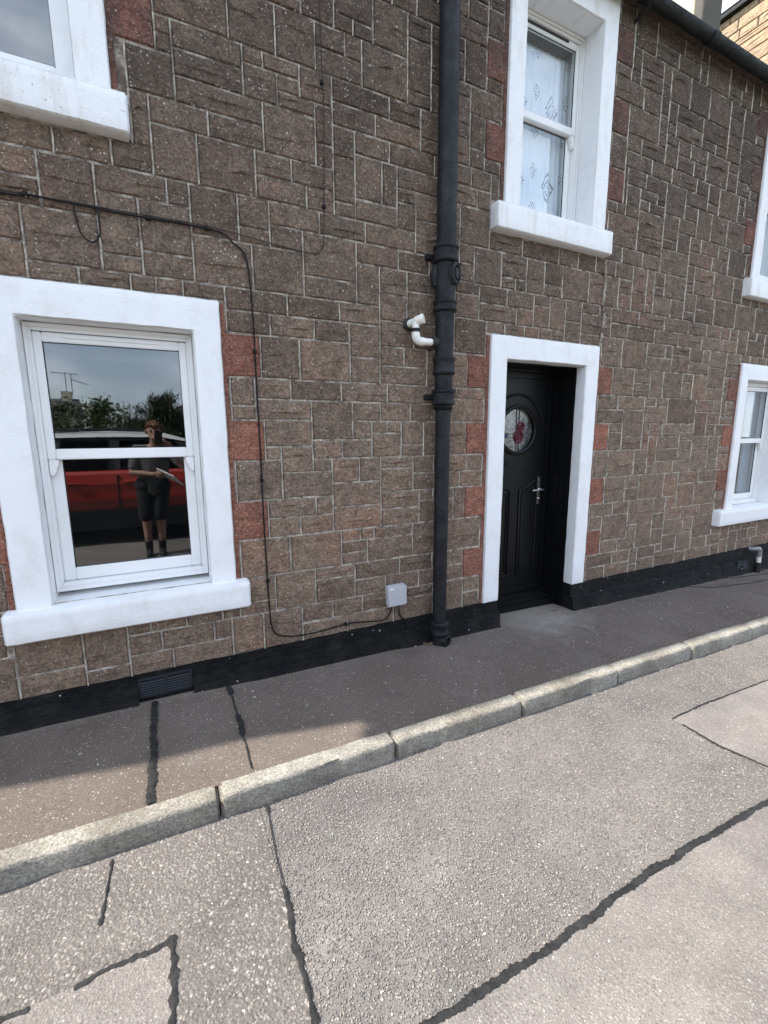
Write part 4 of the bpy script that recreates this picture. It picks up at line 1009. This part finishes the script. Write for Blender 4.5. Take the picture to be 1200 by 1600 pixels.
mb = MB(); mb.add([(11.84, .14, 10.551), (20.1, .14, 10.551), (20.1, 4.8, 10.551), (11.84, 4.8, 10.551), (13.6, 2.47, 11.4), (18.5, 2.47, 11.4)], [(0, 1, 5, 4), (1, 2, 5), (2, 3, 4, 5), (3, 0, 4), (3, 2, 1, 0)]); o = mb.build('roof', M['slate']); o.parent = tb; o.matrix_parent_inverse = TI

# ------------------------------------------------------------------ across the street, seen in the window glass
# --- red car
car = empty('parked_car', (-.1, -4.8, zr(0, -4.5))); tag(car, 'red sport utility car with silver roof reflected in the lower left window', 'car')
CI = Matrix.Translation((.1, 4.8, -zr(0, -4.5)))
t = NT('car_red'); M['car_red'] = t.done((.33, .026, .017), .28, None, .5); t.b.inputs['Coat Weight'].default_value = .6
t = NT('car_roof'); M['car_roof'] = t.done((.62, .62, .60), .3, None, .5, .2)
t = NT('car_trim'); M['car_trim'] = t.done((.014, .014, .015), .6)
def cc(mb, name, m, parent=None, **k):
    o = mb.build(name, m, **k)
    if parent is None: o.parent = car; o.matrix_parent_inverse = CI
    else: o.parent = parent
    return o
gz = zr(0, -4.5); YS = -3.90; HW = .89; YC = YS-HW
def loft(sts, name, m, parent=None, smooth='auto'):
    """stations: x, list of (half width, z) from bottom to top; mirrored into a closed ring"""
    mb = MB(); n = None
    for x, pr in sts:
        ringp = [(x, YC+w_, z+gz) for w_, z in pr]+[(x, YC-w_, z+gz) for w_, z in reversed(pr)]
        n = len(ringp); mb.v += ringp
    for i in range(len(sts)-1):
        for k in range(n): a_, b_ = i*n+k, i*n+(k+1) % n; mb.f.append((a_, b_, b_+n, a_+n))
    mb.f.append(tuple(range(n))); mb.f.append(tuple(range((len(sts)-1)*n, len(sts)*n)))
    return cc(mb, name, m, parent, smooth=smooth)
def body(x, s, top, bot=.34): return (x, [(HW*s*.90, bot), (HW*s*.955, bot+.10), (HW*s*.962, .56), (HW*s*.995, .62), (HW*s*.99, .80), (HW*s*.955, min(top, .96)), (HW*s*.90, top)])
bd = loft([body(-2.18, .80, .85, .42), body(-2.10, .92, .96), body(-1.9, .985, .99), body(-1.3, 1, 1.0), body(-.2, 1, 1.0), body(.75, 1, .99), body(1.25, .99, .95), body(1.75, .96, .89), body(2.02, .86, .78, .40), body(2.10, .70, .68, .45)], 'body', M['car_red'])
loft([(-2.15, [(HW*.80, .24), (HW*.84, .43)]), (-2.0, [(HW*.93, .22), (HW*.985, .44)]), (1.9, [(HW*.92, .22), (HW*.965, .44)]), (2.08, [(HW*.72, .26), (HW*.75, .46)])], 'sill_cladding', M['car_trim'])
loft([(-2.02, [(HW*.86, .98), (HW*.80, 1.04)]), (-1.72, [(HW*.90, .99), (HW*.735, 1.42)]), (.05, [(HW*.90, .99), (HW*.73, 1.43)]), (.45, [(HW*.90, .98), (HW*.735, 1.34)]), (1.02, [(HW*.89, .97), (HW*.86, 1.00)])], 'cabin_glass', M['car_trim'])
rfc = loft([(-1.86, [(HW*.735, 1.36), (HW*.68, 1.41)]), (-1.55, [(HW*.755, 1.415), (HW*.66, 1.475)]), (-.6, [(HW*.755, 1.435), (HW*.62, 1.51)]), (.05, [(HW*.75, 1.425), (HW*.62, 1.49)]), (.42, [(HW*.74, 1.35), (HW*.62, 1.38)])], 'roof', M['car_roof'])
ysd = YS
for x0, x1 in ((-1.16, -.525), (-.515, .42)):              # the two near doors: panel, window, handle
    mb = MB(); mb.prism([(ysd-.045, gz+.44), (ysd-.030, gz+.50), (ysd-.026, gz+.56), (ysd+.004, gz+.62), (ysd+.0, gz+.74), (ysd+.010, gz+.83), (ysd-.026, gz+.955), (ysd-.09, gz+.955), (ysd-.09, gz+.44)], 'x', x0+.006, x1-.006)
    dr_ = cc(mb, 'door', M['car_red'], bevel=.004)
    xa, xb = x0+.03, x1-.03
    mb = MB(); ti = .045 if x1 < 0 else .20
    mb.add([(xa, YC+HW*.905, gz+1.0), (xb, YC+HW*.905, gz+1.0), (xb-ti, YC+HW*.752, gz+1.39), (xa+.01, YC+HW*.752, gz+1.39), (xa, YC+HW*.89, gz+.995), (xb, YC+HW*.89, gz+.995), (xb-ti, YC+HW*.74, gz+1.385), (xa+.01, YC+HW*.74, gz+1.385)],
           [(0, 1, 2, 3), (4, 5, 6, 7), (0, 1, 5, 4), (1, 2, 6, 5), (2, 3, 7, 6), (3, 0, 4, 7)])
    cc(mb, 'window', M['car_glass'], dr_)
    mb = MB(); mb.tube([(x0+.07, ysd+.0, gz+.845), (x0+.09, ysd+.022, gz+.85), (x0+.24, ysd+.022, gz+.85), (x0+.26, ysd+.0, gz+.845)], .013, 8); cc(mb, 'handle', M['car_red'], dr_, smooth='auto')
    mb = MB(); mb.box(x0+.006, x1-.006, ysd-.02, ysd+.010, gz+.44, gz+.49); cc(mb, 'trim', M['car_trim'], dr_, bevel=.004)
for xx in (-1.17, -.52, .43):
    mb = MB(); mb.box(xx-.008, xx+.008, ysd-.03, ysd+.0035, gz+.46, gz+.95); cc(mb, 'door_seam', M['car_trim'])
mb = MB(); mb.box(.34, .52, ysd-.06, ysd+.14, gz+.97, gz+1.10); cc(mb, 'mirror', M['car_red'], bevel=.03, smooth='auto')
for s_ in (1, -1):
    mb = MB(); mb.tube([(-1.6, YC+s_*HW*.66, gz+1.49), (-1.5, YC+s_*HW*.66, gz+1.53), (-.2, YC+s_*HW*.66, gz+1.53), (-.05, YC+s_*HW*.66, gz+1.49)], .012, 8); cc(mb, 'roof_rail', M['car_trim'], smooth='auto')
    for xw in (-1.46, 1.30):
        ys_ = YC+s_*(HW-.02)
        mb = MB(); mb.lathe([(.39, -.015), (.40, .012), (.36, .020), (.345, .012)], (xw, ys_, gz+.34), 32, 'y') if s_ > 0 else mb.lathe([(.39, .015), (.40, -.012), (.36, -.020), (.345, -.012)], (xw, ys_, gz+.34), 32, 'y'); cc(mb, 'wheel_arch', M['car_trim'], smooth='auto')
        mb = MB(); mb.lathe([(.20, -.11), (.31, -.11), (.335, -.08), (.335, .08), (.31, .11), (.20, .11)], (xw, ys_-s_*.06, gz+.335), 32, 'y'); wh = cc(mb, 'wheel', M['car_trim'], smooth='auto')
        mb = MB(); mb.lathe([(.205, .05*s_), (.20, .112*s_), (.18, .10*s_), (.05, .085*s_)], (xw, ys_-s_*.06, gz+.335), 20, 'y'); cc(mb, 'rim', M['galvanised'], wh, smooth='auto')
    t_ = MB(); t_.box(-2.19, -2.10, YC+s_*.60, YC+s_*.80, gz+.74, gz+.92) if s_ > 0 else t_.box(-2.19, -2.10, YC-.80, YC-.60, gz+.74, gz+.92); cc(t_, 'tail_light', M['red_glass'], bevel=.02)
    t_ = MB(); t_.box(1.93, 2.04, YC+(.45 if s_ > 0 else -.72), YC+(.72 if s_ > 0 else -.45), gz+.66, gz+.76); cc(t_, 'headlight', M['upvc'], bevel=.02)

# --- the photographer, mirrored in the lower sash
PYB = -3.15; GZ = zr(-.1, PYB)
per = empty('person', (-.12, PYB, GZ)); tag(per, 'person in striped t-shirt and black shorts holding a clipboard, reflected in the window', 'person')
EI = Matrix.Translation((.12, -PYB, -GZ))
def caps(mb, a, b, ra, rb, seg=14, sq=(1, 1)):
    a, b = Vector(a), Vector(b); d_ = b-a; L_ = d_.length; t_ = d_/L_ if L_ > 1e-6 else Vector((0, 0, 1))
    h_ = Vector((0, 1, 0)) if abs(t_.y) < .9 else Vector((1, 0, 0)); nx = h_.cross(t_).normalized(); ny = t_.cross(nx)
    ringsv = []
    for q in (-80, -50, -20): ringsv.append((a+t_*ra*math.sin(R(q)), ra*math.cos(R(q))))
    for q in (20, 50, 80): ringsv.append((b+t_*rb*math.sin(R(q)), rb*math.cos(R(q))))
    base = len(mb.v)
    for c_, r_ in ringsv:
        for k in range(seg):
            an = 2*math.pi*k/seg; mb.v.append(tuple(c_+nx*(r_*math.cos(an)*sq[0])+ny*(r_*math.sin(an)*sq[1])))
    for i in range(5):
        for k in range(seg): p, q = base+i*seg+k, base+i*seg+(k+1) % seg; mb.f.append((p, q, q+seg, p+seg))
    mb.f.append(tuple(base+k for k in range(seg))[::-1]); mb.f.append(tuple(base+5*seg+k for k in range(seg)))
def skinned(mb, name, m, vox, sm=6):
    o = mb.build(name, m, smooth=True); o.parent = per; o.matrix_parent_inverse = EI
    r_ = o.modifiers.new('remesh', 'REMESH'); r_.mode = 'VOXEL'; r_.voxel_size = vox; r_.use_smooth_shade = True
    s_ = o.modifiers.new('smooth', 'SMOOTH'); s_.iterations = sm; s_.factor = .5
    return o
def V3(x, y, z): return Vector((x, PYB+y, z+GZ))
hipL, hipR = V3(-.19, 0, .83), V3(-.02, 0, .83)
knL, knR = V3(-.205, .02, .45), V3(-.055, .03, .45)
anL, anR = V3(-.205, -.02, .08), V3(-.06, -.01, .08)
pel, chest, neck = V3(-.105, 0, .90), V3(-.075, 0, 1.18), V3(-.06, .01, 1.33)
shL, shR = V3(-.235, 0, 1.285), V3(.105, 0, 1.285)
elL, elR = V3(-.305, .07, 1.03), V3(.235, .16, 1.09)
haL, haR = V3(-.035, .20, 1.01), V3(.055, .42, 1.375)
head = V3(-.045, .03, 1.50)
t = NT('skin'); M['skin'] = t.done(t.mix(t.noise(12, 3), (.36, .22, .165), (.30, .175, .13)), .55)
B = MB()
caps(B, hipL, knL, .085, .058); caps(B, hipR, knR, .085, .058); caps(B, knL, anL, .058, .036); caps(B, knR, anR, .058, .036)
caps(B, knL+Vector((0, -.012, -.08)), knL+Vector((0, -.015, -.20)), .05, .046); caps(B, knR+Vector((0, -.012, -.08)), knR+Vector((0, -.015, -.20)), .05, .046)
for a_ in (anL, anR): caps(B, a_+Vector((0, -.02, -.035)), a_+Vector((0, .14, -.05)), .036, .03)
caps(B, pel, chest, .135, .15, sq=(1.1, .75)); caps(B, chest, neck+Vector((0, 0, -.06)), .15, .10, sq=(1.15, .7)); caps(B, shL, shR, .06, .06); caps(B, neck+Vector((0, 0, -.08)), head+Vector((0, 0, -.05)), .055, .05)
caps(B, shL, elL, .052, .040); caps(B, elL, haL+Vector((-.07, -.03, 0)), .041, .028); caps(B, shR, elR, .052, .040); caps(B, elR, haR+Vector((.05, -.06, -.06)), .041, .028)
caps(B, head+Vector((0, -.012, .02)), head+Vector((0, .008, -.045)), .084, .068, sq=(.92, 1.05)); caps(B, head+Vector((0, .06, -.075)), head+Vector((0, .05, -.085)), .036, .034)
caps(B, head+Vector((0, .083, .005)), head+Vector((0, .105, -.028)), .010, .015)
for s_ in (-1, 1): caps(B, head+Vector((s_*.080, -.01, .012)), head+Vector((s_*.082, -.012, -.022)), .014, .011)
def hand(c_, dirv, side, curl, spread):
    """palm, four fingers and a thumb"""
    d_ = Vector(dirv).normalized(); sd = Vector(side).normalized(); nn = d_.cross(sd).normalized()
    w0 = c_-d_*.05; caps(B, w0, c_+d_*.02, .026, .030, sq=(1, .8)); caps(B, c_-sd*.026, c_+sd*.026, .019, .019)
    for k, ln in enumerate((.036, .042, .040, .032)):
        b_ = c_+d_*.030+sd*((k-1.5)*.019); m1 = b_+d_*ln*.8+nn*curl*.4*ln; m2 = m1+d_*ln*.35*(1-abs(curl))+nn*curl*ln*.9
        caps(B, b_-d_*.02, m1, .0092, .0086, 8); caps(B, m1, m2, .0086, .0075, 8)
    b_ = c_-d_*.02-sd*.030; caps(B, b_+sd*.012, b_-sd*.022+d_*.022+nn*curl*.012, .011, .0098, 8); caps(B, b_-sd*.022+d_*.022+nn*curl*.012, b_-sd*.020+d_*.048+nn*curl*.03, .0098, .008, 8)
hand(haL, (1, .15, .02), (0, .35, -1), -.5, 1); hand(haR, (-.75, .45, .30), (.2, .2, -1), .7, 1)
skinned(B, 'body', M['skin'], .0065, 4)
# clothes
t = NT('striped_cotton'); zz = t.sep()[2]
stp = t.math('GREATER_THAN', t.math('FRACT', t.math('MULTIPLY', zz, 34.0)), .62)
M['striped_cotton'] = t.done(t.mix(stp, (.035, .036, .038), (.20, .20, .20)), .9, t.bump(t.noise(14, 4), .6, .03))
t = NT('black_cotton'); M['black_cotton'] = t.done((.011, .011, .013), .9, t.bump(t.noise(12, 4), .6, .03))
B = MB(); caps(B, pel+Vector((0, 0, -.03)), chest, .155, .168, sq=(1.12, .80)); caps(B, chest, neck+Vector((0, 0, -.075)), .168, .10, sq=(1.15, .75)); caps(B, shL, shR, .072, .072)
caps(B, shL, shL.lerp(elL, .72), .070, .066); caps(B, shR, shR.lerp(elR, .72), .070, .066); skinned(B, 'tshirt', M['striped_cotton'], .009)
B = MB(); caps(B, hipL+Vector((0, 0, -.01)), knL+Vector((0, 0, .06)), .108, .088); caps(B, hipR+Vector((0, 0, -.01)), knR+Vector((0, 0, .06)), .108, .088); caps(B, hipL+Vector((.01, 0, .04)), hipR+Vector((-.01, 0, .04)), .122, .122); skinned(B, 'shorts', M['black_cotton'], .009)
for a_, k_ in ((anL, knL), (anR, knR)):
    B = MB(); caps(B, a_+Vector((0, 0, -.02)), a_.lerp(k_, .24), .043, .047); skinned(B, 'sock', M['black_cotton'], .008, 3)
    B = MB(); caps(B, a_+Vector((0, -.03, -.038)), a_+Vector((0, .155, -.046)), .046, .038, sq=(1.05, .9)); caps(B, a_+Vector((0, -.01, -.01)), a_+Vector((0, .04, -.03)), .044, .04); skinned(B, 'shoe', M['car_trim'], .008, 3)
t = NT('hair'); M['hair'] = t.done(t.mix(t.noise(30, 4), (.20, .095, .04), (.09, .042, .02)), .7, t.bump(t.noise(55, 4, .65), .9, .03))
B = MB(); rr = random.Random(5)
for k in range(70):
    th = rr.uniform(0, 6.283); ph = rr.uniform(.0, 1.55); d_ = Vector((math.sin(ph)*math.cos(th), math.sin(ph)*math.sin(th), math.cos(ph)))
    if d_.y > .45 and d_.z < .45: continue
    p_ = head+Vector((0, -.014, .018))+Vector((d_.x*.086, d_.y*.098, d_.z*.094)); caps(B, p_, p_+d_*.006+Vector((0, 0, -.012)), rr.uniform(.015, .024), .014, 8)
skinned(B, 'hair', M['hair'], .0065, 1)
for s_ in (-1, 1):
    m_ = MB(); e_ = head+Vector((s_*.030, .070, .004)); m_.lathe([(.002, .011), (.008, .009), (.0105, .004), (.010, -.004)], tuple(e_), 12, 'y'); o = m_.build('eye', M['black_rubber'], smooth='auto'); o.parent = per; o.matrix_parent_inverse = EI
t = NT('paper'); M['paper'] = t.done((.78, .79, .80), .6)
o = MB().box(-.115, .115, -.155, .155, -.006, .006).build('clipboard', M['paper'], bevel=.002)
o.location = haL+Vector((.125, .035, -.035)); o.rotation_euler = (R(28), R(24), R(35)); tag(o, 'white clipboard held in the hand of the person reflected in the window', 'clipboard')
o = MB().box(-.037, .037, 0, .008, -.074, .074).build('mobile_phone', M['black_rubber'], bevel=.004, smooth='auto'); o.location = (0, -2.655, 1.43)
tag(o, 'dark mobile phone held up in front of the reflected person', 'phone')

# --- trees and shrubs along the far side
def leaf_mat(name, a_, b_):
    t = NT(name); tint = t.attr('tint').outputs['Fac']
    M[name] = t.done(t.mix(tint, a_, b_), .6, None, .3)
leaf_mat('leaf_green', (.028, .05, .014), (.085, .115, .035)); leaf_mat('leaf_dark', (.014, .026, .010), (.04, .058, .022)); leaf_mat('leaf_grey', (.06, .075, .045), (.12, .13, .08))
t = NT('bark'); M['bark'] = t.done(t.mix(t.noise(9, 5), (.07, .05, .035), (.13, .10, .075)), .95, t.bump(t.noise(25, 4), .8, .03))
def tree(name, x, y, h, rad, kind, label, seed, n=2600):
    g = np.random.default_rng(seed); rr = random.Random(seed); zb = -.1
    root = empty(name, (x, y, zb)); tag(root, label, 'tree' if h > 2.2 else 'shrub', 'greenery across the street'); TI_ = Matrix.Translation((-x, -y, -zb))
    mb = MB(); tips = []
    mb.tube([(x, y, zb), (x+.05, y, zb+h*.3), (x-.04, y+.03, zb+h*.6), (x, y, zb+h*.93)], [.05*h/2.5, .04*h/2.5, .028*h/2.5, .008], 8)
    for k in range(11):
        a_ = rr.uniform(0, 6.283); z0_ = zb+h*rr.uniform(.2, .72); L_ = rad*rr.uniform(.6, 1.05)
        e_ = Vector((x+math.cos(a_)*L_, y+math.sin(a_)*L_, z0_+h*rr.uniform(.10, .28))); mb.tube([(x, y, z0_), tuple(Vector((x, y, z0_)).lerp(e_, .5)+Vector((0, 0, .04))), tuple(e_)], [.018, .012, .004], 6); tips.append(e_)
    for k in range(90 if kind == 'leaf_dark' else 22):
        a_ = rr.uniform(0, 6.283); r_ = rad*rr.uniform(0, .8); tips.append(Vector((x+math.cos(a_)*r_, y+math.sin(a_)*r_, zb+h*(rr.uniform(.25, .97)*(1-.35*r_/rad) if kind == 'leaf_dark' else rr.uniform(.35, .95 if r_ < rad*.4 else .75)))))
    o = mb.build('trunk', M['bark'], smooth='auto'); o.parent = root; o.matrix_parent_inverse = TI_
    n = n*3 if kind == 'leaf_dark' else n
    T = np.array([tuple(p) for p in tips]); idx = g.integers(0, len(T), n); sg = rad*(.17 if kind != 'leaf_dark' else .15)
    C_ = T[idx]+g.normal(0, 1, (n, 3))*np.array([sg, sg, sg*.75]); C_[:, 2] = np.clip(C_[:, 2], zb+.08, zb+h*1.05)
    s_ = g.uniform(.03, .07, n)*(1 if kind != 'leaf_dark' else 1.15)*(h/2.6)**.5
    d1 = g.normal(0, 1, (n, 3)); d1 /= np.linalg.norm(d1, axis=1)[:, None]; d2 = np.cross(d1, g.normal(0, 1, (n, 3))); d2 /= np.linalg.norm(d2, axis=1)[:, None]
    if kind == 'leaf_dark': d1[:, 2] = np.abs(d1[:, 2])+.5; d1 *= 1.6; d2 *= .45
    Vv = np.stack([C_-d1*s_[:, None], C_+d2*(s_*.5)[:, None], C_+d1*s_[:, None], C_-d2*(s_*.5)[:, None]], 1).reshape(-1, 3)
    me = bpy.data.meshes.new('crown'); me.from_pydata(Vv.tolist(), [], (np.arange(n*4).reshape(-1, 4)).tolist())
    at = me.attributes.new('tint', 'FLOAT', 'POINT'); at.data.foreach_set('value', np.repeat(g.random(n), 4).astype(np.float32))
    o = link('crown', me, M[kind], root); o.matrix_parent_inverse = TI_
for a_ in [('leafy_tree', -2.9, -12.5, 2.7, 1.0, 'leaf_green', 'broad leafy green tree at the left of the window reflection', 1, 3200),
           ('leafy_tree', -1.5, -12.2, 2.65, .9, 'leaf_green', 'leafy green tree right of the aerial in the window reflection', 2, 3200),
           ('shrub', -2.2, -11.0, 1.9, .8, 'leaf_grey', 'grey-green shrub in front of the leafy trees in the reflection', 3, 2000),
           ('shrub', -.6, -11.4, 2.1, .8, 'leaf_dark', 'dark shrub between leafy tree and conifers in the reflection', 4, 2600),
           ('conifer', .15, -12.4, 2.72, .80, 'leaf_dark', 'dark conifer rising behind the head of the reflected person', 5, 3600),
           ('conifer', 1.0, -12.8, 2.62, .75, 'leaf_dark', 'dark conifer at the right edge of the window reflection', 6, 3600),
           ('leafy_tree', 2.6, -13.0, 2.9, 1.1, 'leaf_green', 'leafy green tree right of the reflected conifers', 7, 2600),
           ('leafy_tree', -5.2, -13.2, 3.0, 1.2, 'leaf_green', 'wide leafy tree left of all the reflected trees', 8, 2600),
           ('leafy_tree', 9.5, -10.5, 3.2, 1.3, 'leaf_green', 'leafy tree far down the street opposite the right window', 9, 2600)]: tree(*a_)
mb = MB(); mb.box(-14, 22, -7.05, -6.8, -.6, .55); tag(mb.build('garden_wall', M['tan_stone'], tint=.5, bevel=.02), 'low stone garden wall on the far side of the road', 'wall')
# --- far house, aerial, pole and wires
fh = empty('distant_house', (-8, -42, 0)); tag(fh, 'pale distant house beyond the trees in the window reflection', 'house'); FI = Matrix.Translation((8, 42, 0))
def ff(mb, name, m, parent=None, **k):
    o = mb.build(name, m, **k); o.parent = parent or fh
    if parent is None: o.matrix_parent_inverse = FI
    return o
mb = MB(); mb.box(-11.5, -6.0, -47, -41, -.5, 3.0); ff(mb, 'wall', M['render_cream'])
mb = MB(); mb.prism([(-47.3, 3.0), (-40.7, 3.0), (-44, 4.6)], 'x', -11.7, -5.8); ff(mb, 'roof', M['slate'])
mb = MB(); mb.box(-7.0, -6.3, -44.3, -43.6, 3.4, 5.2); ff(mb, 'chimney', M['render_cream'])
for x in (-10.5, -8.3): mb = MB(); mb.box(x, x+1.1, -40.99, -40.93, 1.0, 2.3); ff(mb, 'window', M['car_trim'])
ae = empty('television_aerial', (-6.6, -43.9, 5.2)); tag(ae, 'thin television aerial on a mast above the trees in the window reflection', 'aerial'); AI = Matrix.Translation((6.6, 43.9, -5.2))
for nm, P in (('mast', [(-6.6, -43.9, 4.9), (-6.6, -43.9, 6.8)]), ('mast', [(-6.2, -43.9, 4.9), (-6.2, -43.9, 6.7)]), ('boom', [(-7.6, -43.9, 6.72), (-5.7, -43.9, 6.62)]), ('boom', [(-6.2, -43.9, 6.2), (-5.0, -43.9, 5.8)])):
    mb = MB(); mb.tube(P, .035, 6); o = mb.build(nm, M['galvanised']); o.parent = ae; o.matrix_parent_inverse = AI
for k in range(7):
    x = -7.5+k*.28; mb = MB(); mb.tube([(x, -44.1, 6.7-.014*k), (x, -43.7, 6.7-.014*k)], .018, 5); o = mb.build('director', M['galvanised']); o.parent = ae; o.matrix_parent_inverse = AI
pol = empty('utility_pole', (.7, -22, -.5)); tag(pol, 'wooden utility pole behind the conifers in the window reflection', 'pole')
mb = MB(); mb.tube([(.7, -22, -.5), (.7, -22, 3.4)], [.07, .055], 10); o = mb.build('post', M['bark']); o.parent = pol; o.matrix_parent_inverse = Matrix.Translation((-.7, 22, .5))
for i, (dx, lb_) in enumerate(((0, 'upper'), (.18, 'lower'))):
    P = [Vector((.72+dx, -22, 3.35-.1*i)).lerp(Vector((9.5, -.2, 4.7-.15*i)), k/20)-Vector((0, 0, .5*math.sin(math.pi*k/20)*.6)) for k in range(21)]
    mb = MB(); mb.tube(P, .008, 5); tag(mb.build('overhead_wire', M['cable_black']), lb_+' of two overhead wires crossing the street from the pole to the eaves', 'wire')
